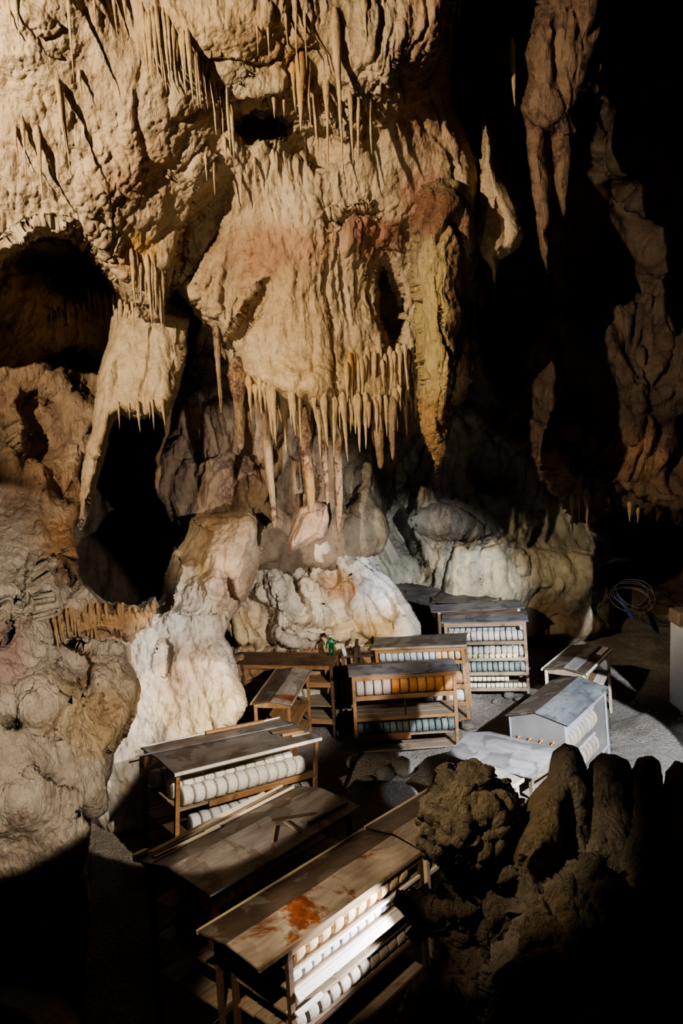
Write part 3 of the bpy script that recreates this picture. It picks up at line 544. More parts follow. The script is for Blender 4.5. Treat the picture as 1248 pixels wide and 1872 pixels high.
def rack(name, label, q, posts=WOOD, rails=WOOD, shelfm=WOOD_GREY, roofs=(ROOF_BROWN, ROOF_GREY), batten=(None, None), shelves=(), ins=(.08, .08, .06), rails_back=True, gable=True, skin=None, post_w=.055, beam_h=.075, group='cheese racks with pitched roofs', ext=0, slats=None, cat='rack'):
    x, y, z, yaw, tx, ty, Ln, W, H, rise = q
    M = Matrix.Translation((x, y, z)) @ rot(yaw, tx, ty)
    e = empty(name); e.matrix_world = M; e['W'] = 0; del e['W']
    tag(e, label, cat, group)
    xa, xb, yy = -Ln / 2 + ins[0], Ln / 2 - ins[1], W / 2 - ins[2]
    for px in (xa, xb):
        for py in (-yy, yy):
            hz = H - .01
            MB().box((px, py, hz / 2 - ext / 2), (post_w, post_w * .8, hz + ext), None).build('post', posts, e, .004)
            FEET.append(M @ Vector((px, py, -ext)))
    # roof
    th = .018
    for sgn, mt in ((1, roofs[0]), (-1, roofs[1])):
        mb = MB(); a = Vector((0, 0, H + rise)); b = Vector((0, sgn * W / 2, H)); nrm = Vector((0, sgn * rise, W / 2)).normalized() * th
        nseg = 10; rs = random.Random(int(x * 100) + sgn); vs = []
        for k in range(nseg + 1):
            xx = -Ln / 2 + Ln * k / nseg; row = []
            for t in (0, .5, 1):
                p = a.lerp(b, t) + Vector((xx, 0, rs.uniform(-.004, .004) - .006 * math.sin(math.pi * k / nseg)))
                row.append((mb.bm.verts.new(p), mb.bm.verts.new(p + nrm)))
            vs.append(row)
        for k in range(nseg):
            for j in range(2):
                p, q_, r, s = vs[k][j], vs[k + 1][j], vs[k + 1][j + 1], vs[k][j + 1]
                mb.bm.faces.new((p[1], q_[1], r[1], s[1])); mb.bm.faces.new((p[0], s[0], r[0], q_[0]))
            for j in (0, 2): mb.bm.faces.new((vs[k][j][0], vs[k + 1][j][0], vs[k + 1][j][1], vs[k][j][1]))
        for k in (0, nseg):
            for j in range(2): mb.bm.faces.new((vs[k][j][0], vs[k][j][1], vs[k][j + 1][1], vs[k][j + 1][0]))
        bmesh.ops.recalc_face_normals(mb.bm, faces=mb.bm.faces); mb.build('roof_panel', mt, e)
    for sgn, bt in ((1, batten[0]), (-1, batten[1])):
        if bt: MB().box((0, sgn * (W / 2 + .004), H + .008), (Ln + .01, .022, .04)).build('eave_batten', bt, e, .003)
    for sgn in (1, -1): MB().box(((xa + xb) / 2, sgn * yy, H - .0125 - beam_h / 2), (xb - xa, .03, beam_h)).build('eave_beam', rails, e, .003)
    if gable:
        for px in (xa, xb):
            mb = MB(); t = .02; v = [(-yy, H - .06), (yy, H - .06), (yy, H - .01), (0, H + rise - .01), (-yy, H - .01)]
            a = [mb.bm.verts.new((px - t, p, q_)) for p, q_ in v]; b = [mb.bm.verts.new((px + t, p, q_)) for p, q_ in v]
            mb.bm.faces.new(a[::-1]); mb.bm.faces.new(b)
            for k in range(5): mb.bm.faces.new((a[k], a[(k + 1) % 5], b[(k + 1) % 5], b[k]))
            mb.build('gable_board', rails, e)
    for sh in shelves:
        sz = sh['z']; x0 = sh.get('x0', xa); x1 = sh.get('x1', xb)
        if sh.get('board', True):
            nb = sh.get('nb', 3); mb = MB(); wv = (2 * yy) / nb
            for k in range(nb):
                mb.box(((x0 + x1) / 2 + random.uniform(-.01, .01), -yy + wv * (k + .5), sz - .012 + random.uniform(-.004, .004)), (x1 - x0, wv * .92, .02), Matrix.Rotation(sh.get('skew', 0), 3, 'Z'))
            mb.build('shelf', sh.get('mat', shelfm), e)
        if sh.get('rail', True):
            h = sh.get('rh', .06)
            MB().box(((x0 + x1) / 2, -yy - .004, sz - .02), (x1 - x0 + .03, .028, h)).build('shelf_rail', sh.get('rm', rails), e, .003)
            if rails_back: MB().box(((x0 + x1) / 2, yy, sz - .02), (x1 - x0 + .03, .028, h)).build('shelf_rail', rails, e, .003)
    return e, M
def wheels(M, n, x0, x1, y, z, dia, mat, look, where, group, gap=.88, axis='X', jit=.006, mats=None, lean=0, names='cheese'):
    pitch = (x1 - x0) / n; thick = pitch * gap if axis == 'X' else dia * .55
    for k in range(n):
        mt = mats[k] if mats else mat; lk = look[k] if isinstance(look, (list, tuple)) else look
        dd = dia * (1 + random.uniform(-.04, .03)); me = cheese_mesh(mt, thick / dia)
        T = Matrix.Translation((x0 + pitch * (k + .5) + random.uniform(-jit, jit) * .4, y + random.uniform(-jit, jit), z + dd / 2))
        Rm = Matrix.Rotation(random.uniform(0, 6), 4, 'X')
        Lm = Matrix.Rotation(lean + random.uniform(-.02, .02), 4, 'Y') @ Matrix.Rotation(random.uniform(-.04, .04), 4, 'Z')
        if axis == 'Y': Lm = Matrix.Rotation(math.pi / 2 + random.uniform(-.08, .08), 4, 'Z')
        o = link(names, me); o.matrix_world = M @ T @ Lm @ Rm @ Matrix.Diagonal((dd, dd, dd, 1))
        tag(o, ('%s cheese, %s %s' % (lk, ordn(k, n), where)) if n > 1 else lk + ' cheese, ' + where, 'cheese', group)
NI = .33
# nearest rack, rusty roof
e, M = rack('cheese_rack', 'nearest cheese rack with a long orange-rusted roof and pale cheeses beneath', [-0.349, 5.605, -0.477, 0.840, -0.082, 0.076, 2.150, 0.766, 1.333, 0.046],
    posts=WOOD_DARK, rails=WOOD, roofs=(ROOF_BROWN, ROOF_RUST), batten=(WOOD_PALE, WOOD_GREY), ins=(NI, .02, .03), ext=.3,
    shelves=[dict(z=1.125, rm=PAINT_WHITE, rh=.03), dict(z=.985, rm=PAINT_WHITE, rh=.03), dict(z=.79, rm=WOOD_GREY, rh=.03), dict(z=.57, rm=WOOD_DARK, rh=.03), dict(z=.2, rm=WOOD_DARK)])
RX0, RX1 = -2.15 / 2 + NI + .04, 2.15 / 2 - .04
G1 = 'cheeses in the nearest rack'
wheels(M, 10, RX0, .86, -.275, 1.13, .20, CH_TAN, 'speckled tan', 'in the top row of the nearest rack', 'tan cheeses in the top row of the nearest rack', gap=.78)
wheels(M, 15, RX0, RX1, -.30, .99, .095, CH_GREYW, 'small grey-white', 'in the second row of the nearest rack', 'small cheeses in the second row of the nearest rack', gap=.88)
wheels(M, 15, RX0, RX1, -.30, .80, .12, CH_DUST, 'dusty brown-grey', 'in the third row of the nearest rack', 'dusty cheeses in the third row of the nearest rack')
wheels(M, 13, RX0, RX1, -.29, .575, .15, CH_DUST, 'dusty shadowed', 'in the fourth row of the nearest rack', 'dusty cheeses in the fourth row of the nearest rack')
yy = .766 / 2
o = MB().box((0, 0, 0), (1.45, .075, .014)).build('wooden_plank', PAINT_WHITE); o.matrix_world = M @ Matrix.Translation((.0, -.40, .935)) @ Matrix.Rotation(D(50), 4, 'X')
tag(o, 'long bright white plank leaning along the side of the nearest rack', 'plank')
o = MB().box((0, 0, 0), (.30, .045, .02)).build('wooden_plank', PAINT_WHITE); o.matrix_world = M @ Matrix.Translation((-.59, -.40, .80)) @ Matrix.Rotation(D(20), 4, 'X')
tag(o, 'short white plank stub at the near lower end of the nearest rack', 'plank')
# continuing rack behind it
e, M = rack('cheese_rack', 'rusty-roofed rack continuing behind the nearest one, half hidden by popcorn rock', [1.07, 7.06, -0.545, 0.808, -0.085, 0.058, 1.98, 0.760, 1.323, 0.062],
    posts=WOOD_PALE, rails=WOOD, roofs=(ROOF_BROWN, ROOF_RUST), batten=(WOOD_PALE, WOOD_PALE), ins=(.1, .08, .05), ext=.2, shelves=[dict(z=1.05, rm=PAINT_WHITE, rh=.04), dict(z=.75), dict(z=.4)])
wheels(M, 4, .5, .92, -.26, 1.05, .2, CH_WHITE, 'white', 'at the far end of the half-hidden rusty rack', 'white cheeses in the half-hidden rusty rack')
# second rack with loose planks on its roof
e, MR2 = rack('cheese_rack', 'dark cheese rack with loose planks and rust patches on its wide roof', [-1.04, 6.42, -.47, 0.877, -0.10, 0.09, 2.1, 1.16, 1.38, 0.085],
    posts=WOOD_DARK, rails=WOOD_DARK, roofs=(ROOF_BROWN, ROOF_RSTREAK), batten=(None, None), ins=(.12, .1, .1), ext=.5, shelves=[dict(z=1.0, rm=WOOD_DARK), dict(z=.66, rm=WOOD_DARK), dict(z=.3, rm=WOOD_DARK)])
wheels(MR2, 4, -.8, -.3, -.18, 1.0, .3, CH_TAN, 'shadowed round tan', 'top right under the plank-strewn roof', 'tan cheeses in the plank-roofed rack')
wheels(MR2, 4, -.8, -.3, .2, 1.0, .3, CH_TAN, 'shadowed round tan', 'top left under the plank-strewn roof', 'tan cheeses in the plank-roofed rack')
for k, yv in enumerate((.3, .12, -.05, -.22)):
    wheels(MR2, 1, -.8, -.7, yv, .66, .15, CH_BROWN, 'small brown', ['first', 'second', 'third', 'fourth'][k] + ' of four across the lower end of plank-roofed rack', 'small brown cheeses in the plank-roofed rack')
def roof_plank(M, q, x0, y0, x1, y1, w, h, mat, label, lift=0.0, name='wooden_plank', g='loose planks on the roofs'):
    W, H, rise = q
    def z(y): return H + rise * (1 - abs(y) / (W / 2)) + .02 + lift + h / 2
    o = MB().bar((0, 0, 0), (1, 0, 0), w, h); a = Vector((x0, y0, z(y0))); b = Vector((x1, y1, z(y1)))
    o.bm.free(); mb = MB(); d = (b - a); mb.box((0, 0, 0), (d.length, w, h)); ob = mb.build(name, mat, None, .003)
    X = d.normalized(); Y = Vector((0, 0, 1)).cross(X).normalized(); Z = X.cross(Y); R = Matrix((X, Y, Z)).transposed().to_4x4()
    ob.matrix_world = M @ Matrix.Translation((a + b) / 2) @ R; tag(ob, label, 'plank', g); return ob
q2 = (1.16, 1.38, .085)
for k, (x0, y0, x1, y1, w, h, mt, lb) in enumerate([
    (-1.05, .56, -.9, .56, .05, .05, PAINT_WHITE, 'short white-ended stick at the left corner of the plank-strewn roof'),
    (-.92, .52, .75, .62, .028, .02, WOOD_PALE, 'long pale stick, outermost on the plank-strewn roof'),
    (-.9, .47, .98, .55, .028, .02, WOOD_PALE, 'long pale stick, second from the outer edge of the plank-strewn roof'),
    (-.94, .42, .8, .46, .032, .02, WOOD_GREY, 'grey lath, third from the outer edge of the plank-strewn roof'),
    (-.35, .33, .98, .36, .035, .022, WOOD_PALE, 'tan batten, fourth from the outer edge of the plank-strewn roof'),
    (-.98, .33, -.2, .29, .032, .022, WOOD_PALE, 'shorter pale lath at the near end of the plank-strewn roof'),
    (.3, .45, 1.0, .42, .05, .015, WOOD_DARK, 'dark board lying across the far end of the plank-strewn roof'),
    (.35, -.42, 1.0, -.44, .04, .02, WOOD_GREY, 'shadowed lath on the dark right slope of the plank-strewn roof'),
    (.22, -.24, .18, -.50, .03, .02, WOOD_GREY, 'short stick lying across the dark slope, right of its pair'),
    (.10, -.22, -.12, -.40, .03, .02, WOOD_GREY, 'short stick lying across the dark slope, left of its pair'),
    (.15, -.12, .55, -.34, .03, .02, WOOD_DARK, 'black stick lying in the shadow edge of the plank-strewn roof')]):
    roof_plank(MR2, q2, x0, y0, x1, y1, w, h, mt, lb, lift=.004 * (k % 3))
# white-cheese rack
Q3 = [-1.652, 8.452, -0.168, 0.655, -0.040, 0.118, 2.112, 1.043, 1.118, 0.035]
e, M3 = rack('cheese_rack', 'grey board-roofed rack on the left filled with two rows of white cheeses', Q3,
    posts=WOOD, rails=WOOD, roofs=(ROOF_GREY, ROOF_GREY), batten=(PAINT_WHITE, PAINT_WHITE), ins=(.06, .05, .05), ext=.35, gable=False, beam_h=.035,
    shelves=[dict(z=.67, rm=WOOD, rh=.07, x0=-.57), dict(z=.67, rail=False, x0=-1.0, x1=-.55), dict(z=.32, mat=WOOD_DARK), dict(z=.0, mat=WOOD_DARK)])
wheels(M3, 12, -.92, .84, -.38, .67, .235, CH_WHITE, 'white mould-spotted', 'in the front row of the grey-roofed left rack', 'front row of white cheeses in the left rack', gap=.87)
wheels(M3, 12, -.95, .80, -.14, .68, .235, CH_WHITE, 'clean white', 'in the second row of the grey-roofed left rack', 'second row of white cheeses in the left rack', gap=.87)
wheels(M3, 13, -.8, .95, -.38, .32, .22, CH_GREYW, 'grey-white', 'on the lower shelf of the grey-roofed left rack', 'lower shelf of cheeses in the left rack', gap=.87)
wheels(M3, 2, -1.0, -.75, .30, .67, .22, CH_BLUE, 'bluish white', 'on the far side of the left rack', 'cheeses on the far side of the left rack')
q3 = (1.043, 1.118, .035)
for x0, y0, x1, y1, w, h, mt, lb in [(-.15, .50, .75, .47, .06, .03, WOOD, 'orange-brown wooden bar lying on the far eave of the grey roof'),
    (-1.25, .18, 1.0, .08, .03, .012, ROOF_SLATE, 'long thin dark metal strip along the ridge of the grey roof'),
    (.55, -.05, .98, -.10, .10, .02, WOOD_DARK, 'dark wooden board on the far right corner of the grey roof'),
    (.62, -.22, .95, -.25, .04, .03, WOOD, 'short chunky wooden offcut near the right eave of the grey roof'),
    (.72, -.30, 1.0, -.32, .03, .025, WOOD_GREY, 'thin offcut at the extreme right eave of the grey roof')]:
    roof_plank(M3, q3, x0, y0, x1, y1, w, h, mt, lb)
# orange cheese rack
e, M = rack('cheese_rack', 'wooden rack in the middle with a top row of orange cheeses', [0.848, 10.589, -0.132, 0.039, -0.101, 0.000, 1.739, 0.760, 1.227, 0.056],
    roofs=(ROOF_GREY, ROOF_SLATE), posts=WOOD, rails=WOOD, ins=(.07, .07, .05), shelves=[dict(z=.88, rh=.07), dict(z=.54, rh=.05), dict(z=.25, rh=.1, x1=.05), dict(z=.25, rail=False, x0=.05), dict(z=.02, rail=False)])
mts = [CH_PINK] * 4 + [CH_ORANGE] * 7
wheels(M, 11, -.77, .77, -.24, .88, .29, None, ['greyish-pink'] * 4 + ['orange'] * 7, 'on the top shelf of the middle wooden rack', 'top row of cheeses in the middle rack', mats=mts, gap=.9)
wheels(M, 15, -.77, .77, -.24, .25, .19, CH_GREEN, 'grey-green mouldy', 'on the low shelf of the middle wooden rack', 'grey-green cheeses in the middle rack', gap=.88)
MB().box((.0, -.3, .70), (.025, .025, .3)).build('middle_post', WOOD_DARK, e)
# rack behind it
e, M = rack('cheese_rack', 'wooden rack behind the orange-cheese rack with blue-white cheeses on top', [1.352, 11.53, -0.115, -0.232, -0.036, -0.065, 1.612, 0.785, 1.342, 0.083],
    roofs=(ROOF_GREY, ROOF_GREY), posts=WOOD, rails=WOOD, ins=(.07, .07, .05), batten=(None, WOOD_GREY), shelves=[dict(z=1.08), dict(z=.66), dict(z=.36), dict(z=.08)])
mts = [CH_BLUE] * 9 + [CH_TAN] * 4
wheels(M, 13, -.70, .70, -.25, 1.08, .2, None, ['bluish-white'] * 9 + ['pale tan'] * 4, 'atop the rack behind the oranges', 'top row of the rack behind the orange cheeses', mats=mts)
wheels(M, 9, -.70, .70, -.25, .66, .22, CH_BROWN, 'brown', 'on the middle shelf of the rack behind the oranges', 'brown cheeses in the rack behind the orange cheeses')
wheels(M, 8, -.70, .70, -.25, .36, .2, CH_GREYW, 'pale grey', 'on the low shelf of the rack behind the oranges', 'pale cheeses in the rack behind the orange cheeses')
# tall far rack, four laden shelves
e, M = rack('cheese_rack', 'tall far rack with four full shelves of white, grey-green and cream cheeses', [2.605, 12.290, -0.032, -0.220, -0.056, -0.041, 1.545, 0.777, 1.402, 0.035],
    roofs=(ROOF_SLATE, ROOF_SLATE), posts=WOOD_GREY, rails=WOOD_GREY, ins=(.07, .07, .05), shelves=[dict(z=1.03), dict(z=.73), dict(z=.46), dict(z=.17)])
wheels(M, 13, -.68, .68, -.24, 1.03, .19, CH_GREYW, 'white-rinded', 'in front on the top shelf of the far rack', 'front row on the top shelf of the far rack')
wheels(M, 13, -.68, .68, .05, 1.05, .2, CH_BLUE, 'bluish white', 'behind on the top shelf of the far rack', 'back row on the top shelf of the far rack')
wheels(M, 12, -.56, .68, -.2, .73, .19, CH_GREYW, 'grey-white', 'behind on the second shelf of the far rack', 'wheels on the second shelf of the far rack')
wheels(M, 11, -.56, .56, -.33, .73, .095, CH_CREAM, 'little round cream', 'on the far rack second shelf lip', 'little logs on the second shelf of the far rack', axis='Y')
wheels(M, 14, -.68, .68, -.25, .46, .18, CH_GREEN, 'grey-green', 'on the third shelf of the far rack', 'grey-green cheeses on the third shelf of the far rack')
wheels(M, 17, -.68, .68, -.3, .17, .09, CH_CREAM, 'small cream', 'in front, far rack bottom shelf', 'front cream cheeses on the bottom shelf of the far rack')
wheels(M, 13, -.68, .38, -.18, .25, .1, CH_CREAM, 'small cream', 'behind, far rack bottom shelf', 'back cream cheeses on the bottom shelf of the far rack')
# rack behind that
e, M = rack('cheese_rack', 'slate-roofed rack just behind the tall far rack, row of orange cheeses', [2.631, 13.486, -0.051, -0.034, -0.049, -0.011, 1.850, 0.770, 1.321, 0.051],
    roofs=(ROOF_SLATE, ROOF_SLATE), posts=GALV, rails=WOOD_DARK, ins=(.16, .12, .05), shelves=[dict(z=1.06, rm=WOOD), dict(z=.7)])
wheels(M, 9, -.72, .2, -.24, 1.06, .2, CH_ORANGE, 'dark orange', 'on the slate-roofed rack at the back', 'orange cheeses of the slate-roofed rack')
wheels(M, 5, .22, .76, -.24, 1.06, .2, CH_BLUE, 'blue-white', 'right of the oranges on the slate-roofed rack', 'blue-white cheeses of the slate-roofed rack')
# empty racks on the left
e, M = rack('wooden_rack', 'dark empty wooden rack against the pale wall with bare shelves', [-1.026, 11.652, -0.335, -0.204, 0.001, -0.007, 1.716, 0.62, 1.337, 0.10],
    roofs=(WOOD_DARK, WOOD_DARK), posts=WOOD_DARK, rails=WOOD, ins=(.06, .06, .05), group='empty wooden racks', shelves=[dict(z=1.0, mat=WOOD, rh=.09), dict(z=.6, mat=WOOD_GREY, rail=False), dict(z=.34, mat=WOOD_GREY, rh=.09), dict(z=-.02, mat=WOOD)])
e, M = rack('wooden_rack', 'small empty rack with a rust-stained white strip on its roof', [-1.078, 10.494, -0.266, 1.402, 0.005, 0.002, 1.444, 0.616, 1.210, 0.048],
    roofs=(ROOF_BROWN, ROOF_RSTREAK), posts=WOOD, rails=WOOD, batten=(WOOD_GREY, WOOD_GREY), ins=(.05, .05, .05), group='empty wooden racks', shelves=[dict(z=.72, mat=WOOD, nb=4, skew=.0), dict(z=.38, mat=WOOD, nb=4)])
# steel cabinet-like rack at right
QF = [3.065, 9.420, -0.155, 0.899, -0.075, 0.031, 1.707, 0.885, 1.064, 0.114]
e, M = rack('steel_cheese_rack', 'steel-sided cheese cabinet with a blue-grey pitched roof on the right', QF,
    roofs=(ROOF_BROWN, ROOF_BLUE), posts=GALV, rails=GALV, shelfm=STEEL, ins=(.04, .04, .05), gable=False, post_w=.035, shelves=[dict(z=.97, rh=.035, x1=.25, board=False), dict(z=.59, rh=.035, x1=.25), dict(z=.2, rh=.035)], group='steel cabinets', cat='cabinet')
yy = .885 / 2 - .04
for px, nm in ((-1.707 / 2 + .03, 'end_panel'), (1.707 / 2 - .03, 'end_panel')):
    mb = MB(); v = [(-yy, 0), (yy, 0), (yy, 1.05), (0, 1.16), (-yy, 1.05)]
    a = [mb.bm.verts.new((px - .006, p, r)) for p, r in v]; b = [mb.bm.verts.new((px + .006, p, r)) for p, r in v]
    mb.bm.faces.new(a[::-1]); mb.bm.faces.new(b)
    for k in range(5): mb.bm.faces.new((a[k], a[(k + 1) % 5], b[(k + 1) % 5], b[k]))
    mb.build(nm, STEEL, e)
for k in range(4):
    yk = .28 - k * .163; MB().cyl((-.828, yk, .785), (-.85, yk, .785), .026).cyl((-.85, yk, .785), (-.90, yk, .77), .016).build('brass_spout', BRASS, e, smooth=True)
mb = MB()
for k in range(9): MB().box((1.707 / 2 - .03, -yy - .035, .12 + k * .115), (.02, .006, .05)).build('slot', BLACK, e)
wheels(M, 9, -.80, .42, -.27, .60, .3, CH_DISC, 'thin pale grey-brown', 'on the upper rack of the steel cabinet', 'upper discs in the steel cabinet', gap=.42, lean=.12)
wheels(M, 9, -.80, .42, -.27, .21, .3, CH_DISC, 'thin grey-white', 'on the lower rack of the steel cabinet', 'lower discs in the steel cabinet', gap=.42, lean=.12)
# rack G
QG = [3.964, 11.247, -0.271, 0.947, -0.054, 0.031, 1.551, 0.72, 1.132, 0.060]
e, MG = rack('wooden_rack', 'white-edged rack at far right with pale boards across its roof and shelf', QG,
    roofs=(ROOF_BROWN, ROOF_BROWN), posts=WOOD_PALE, rails=WOOD_GREY, batten=(PAINT_WHITE, PAINT_WHITE), ins=(.06, .05, .05), group='empty wooden racks', shelves=[dict(z=.72, rail=False, mat=WOOD), dict(z=.4, rail=False), dict(z=.06, rail=False)])
qg = (.72, 1.132, .06)
for x0, x1, yv, w, lb in [(-.76, .0, -.10, .2, 'wide blue-white board on the near half of the white-edged roof'), (.0, .76, -.085, .17, 'wide blue-white board on the far half of the white-edged roof'), (.3, .75, -.27, .1, 'small white board at the far right of the white-edged roof')]:
    ob = roof_plank(MG, qg, x0, yv, x1, yv, w, .012, ROOF_ASH if w > .12 else PAINT_WHITE, lb, lift=.0)
    ob.rotation_euler.rotate_axis('X', math.atan(.06 / .36))
for k in range(4):
    o = MB().box((0, 0, 0), (.75, .09, .025)).build('wooden_plank', [WOOD_PALE, WOOD, PAINT_WHITE, WOOD_PALE][k], None, .003)
    o.matrix_world = MG @ Matrix.Translation((.25, -.05 - k * .1, .76 + .01 * k)) @ Matrix.Rotation(.12, 4, 'Z')
    tag(o, '%s board stored under the white-edged roof, %s' % (['pale', 'brown', 'white', 'pale outer'][k], ORD[k]), 'plank', 'boards under the white-edged roof')
# rack H
e, M = rack('cheese_rack', 'short rack with an ash-grey blotched roof tilted in front of the steel cabinet', [2.075, 8.392, -0.12, -0.833, -0.023, -0.102, 1.316, 0.985, 0.79, 0.134],
    roofs=(ROOF_ASH, ROOF_ASH), posts=WOOD_GREY, rails=WOOD_GREY, ins=(.06, .06, .06), shelves=[dict(z=.5), dict(z=.15)], ext=.15)
# long low lean-to roof under the far wall
def slab(name, pts, th, mat, label, cat, group=None):
    mb = MB(); P = [Vector(p) for p in pts]; n = (P[1] - P[0]).cross(P[2] - P[0]).normalized() * th
    if n.z > 0: n = -n
    a = [mb.bm.verts.new(p) for p in P]; b = [mb.bm.verts.new(p + n) for p in P]
    mb.bm.faces.new(a); mb.bm.faces.new(b[::-1])
    for k in range(len(P)): mb.bm.faces.new((a[k], b[k], b[(k + 1) % len(P)], a[(k + 1) % len(P)]))
    bmesh.ops.recalc_face_normals(mb.bm, faces=mb.bm.faces); o = mb.build(name, mat); tag(o, label, cat, group); return o
e = empty('lean_to_roof'); tag(e, 'long low dark sheet roof sloping down under the pale far wall', 'roof')
for pts in ([(715, 1058, 15.0), (812, 1078, 14.6), (790, 1108, 14.0), (740, 1095, 14.0)], [(812, 1076, 14.6), (921, 1091, 14.4), (868, 1103, 14.0), (788, 1100, 14.0)]):
    o = slab('roof_sheet', [at1(*p) for p in pts], .02, ROOF_GREY, None, None); o.parent = e
for px, py, d in ((884, 1094, 14.2), (914, 1092, 14.3), (792, 1092, 14.1), (744, 1080, 14.3)):
    t = at1(px, py, d); MB().bar((t.x, t.y, t.z), (t.x, t.y, -.2), .05, .05).build('post', WOOD_DARK, e)
# ------------------------------------------------------------------ white perforated cabinet at the right edge
e = empty('white_cabinet', (5.32, 10.75, 0)); tag(e, 'tall glossy white slotted metal cabinet under a wooden beam at the right edge', 'cabinet')
cx, cy = at1(1228, 1311, 11.1).x, at1(1228, 1311, 11.1).y
cx += .20; e.location = (cx, cy, 0)
def put(mb, n, m, **k): return mb.build(n, m, e, **k)
zb_, zt = .12, 1.58
put(MB().box((.7, .25, (zb_ + zt) / 2), (1.4, .5, zt - zb_)), 'body', WHITE, bevel=.004)
mb = MB()
for r in range(8):
    zz = zt - .28 - r * .165
    for c in range(12):
        if r % 2 == 0: put(MB().box((.14 + c * .11 , -.002, zz), (.075, .006, .016)), 'slot', BLACK)
        else: put(MB().box((.13 + c * .11, -.002, zz), (.04, .006, .016)), 'slot', BLACK)

put(MB().cyl((.02, .05, .06), (.02, .05, .12), .012).cyl((.02, .05, .10), (.02, .05, .12), .05), 'foot_screw', GALV)
put(MB().box((.14, .02, .025), (.45, .09, .04)), 'foot_plate', GALV)
o = MB().box((0, 0, 0), (1.7, .34, .24)).build('wooden_beam', WOOD_GREY, None, .03); o.location = (cx + .73, cy + .18, zt + .12)
tag(o, 'thick rounded wooden beam lying on top of the white slotted cabinet', 'beam')
o = MB().cyl((0, 0, 0), (0, 0, .32), .035).cyl((0, 0, .3), (.5, 0, .42), .03).build('metal_bracket', GALV, None); o.location = (cx + .2, cy + .2, zt + .24)
tag(o, 'dim grey metal bracket standing on the wooden beam', 'bracket')
# ------------------------------------------------------------------ coil, blue tube
cu = bpy.data.curves.new('wire_coil', 'CURVE'); cu.dimensions = '3D'; cu.bevel_depth = .006; cu.bevel_resolution = 2
c0 = at1(1158, 1092, 14.9)
sp = cu.splines.new('NURBS'); pts = []
for k in range(80):
    a = k / 80 * 2 * math.pi * 4.3; r = .42 + .1 * math.sin(k * .33)
    pts.append((r * math.cos(a) + .08 * math.sin(k * .21), r * .8 * math.sin(a) * .9, .22 * math.sin(a) + .1 * math.sin(k * .13 + 1)))
sp.points.add(79)
for p, v in zip(sp.points, pts): p.co = (*v, 1)
sp.use_endpoint_u = True; o = bpy.data.objects.new('wire_coil', cu); COL.objects.link(o); o.location = c0; cu.materials.append(WIRE)
bpy.context.view_layer.update(); wm = bpy.data.meshes.new_from_object(o.evaluated_get(bpy.context.evaluated_depsgraph_get())); bpy.data.objects.remove(o); o = link('wire_coil', wm); o.location = c0
tag(o, 'loose coil of pale wire hanging in the dark at far right', 'wire')
a, b = at1(1128, 1088, 15.2), at1(1152, 1124, 14.6)
o = MB().cyl(a, b, .045).cyl(b, b + (b - a) * .25, .045, .01).build('blue_tube', BLUE, None, smooth=False); tag(o, 'short blue plastic tube slanting below the wire coil', 'tube')
# ------------------------------------------------------------------ green figurine and clutter on the dark rack roof
base = at1(606, 1197, 11.75)
def skin(name, joints, edges, mat, parent, sub=2):
    me = bpy.data.meshes.new(name); me.from_pydata([j[0] for j in joints], edges, []); o = link(name, me, mat, parent)
    md = o.modifiers.new('skin', 'SKIN')
    for k, j in enumerate(joints): me.skin_vertices[0].data[k].radius = (j[1], j[1])
    me.skin_vertices[0].data[0].use_root = True; md.use_smooth_shade = True; s = o.modifiers.new('s', 'SUBSURF'); s.levels = sub; s.render_levels = sub; return o
e = empty('figurine', base); tag(e, 'small green standing figurine with a striped white hat on the dark rack', 'figurine')
J = [((0, 0, .17), .045), ((0, 0, .24), .05), ((0, 0, .275), .022), ((0, -.005, .31), .028), ((-.055, 0, .235), .02), ((-.085, -.01, .17), .016), ((-.07, -.04, .12), .014), ((.06, 0, .24), .02), ((.085, -.02, .2), .016), ((.04, -.05, .20), .014), ((-.025, 0, .12), .026), ((-.03, 0, .02), .02), ((-.03, -.03, 0), .016), ((.025, 0, .12), .026), ((.03, 0, .02), .02), ((.03, -.03, 0), .016)]
skin('body', J, [(0, 1), (1, 2), (2, 3), (1, 4), (4, 5), (5, 6), (1, 7), (7, 8), (8, 9), (0, 10), (10, 11), (11, 12), (0, 13), (13, 14), (14, 15)], GREEN, e)
MB().cyl((0, 0, .33), (0, 0, .338), .05, seg=20).cyl((0, 0, .338), (0, 0, .352), .036, .036, seg=20).cyl((0, 0, .366), (0, 0, .382), .034, .028, seg=20).build('hat', WHITECLOTH, e)
MB().cyl((0, 0, .352), (0, 0, .366), .0365, seg=20).build('hat_band', BLACK, e)
tp = at1(655, 1191, 12.15); e = empty('wooden_table', (tp.x, tp.y, 0)); tag(e, 'dim wooden work table between the dark empty rack and the blue-white cheese rack', 'table')
MB().box((0, 0, tp.z - .015), (.62, .42, .03)).build('table_top', WOOD_DARK, e)
for sx in (-1, 1):
    for sy in (-1, 1): MB().box((sx * .27, sy * .17, (tp.z - .03) / 2 - .1), (.045, .045, tp.z - .03 + .2)).build('leg', WOOD_DARK, e)
p = Vector((tp.x - .24, tp.y - .18, tp.z))
o = MB().cyl((0, 0, 0), (-.03, 0, .15), .045, .03).cyl((-.03, 0, .15), (-.045, 0, .21), .03, .015).build('plastic_bottle', WHITECLOTH, None, smooth=True); o.location = p; tag(o, 'white plastic bottle leaning right of the green figurine', 'bottle')
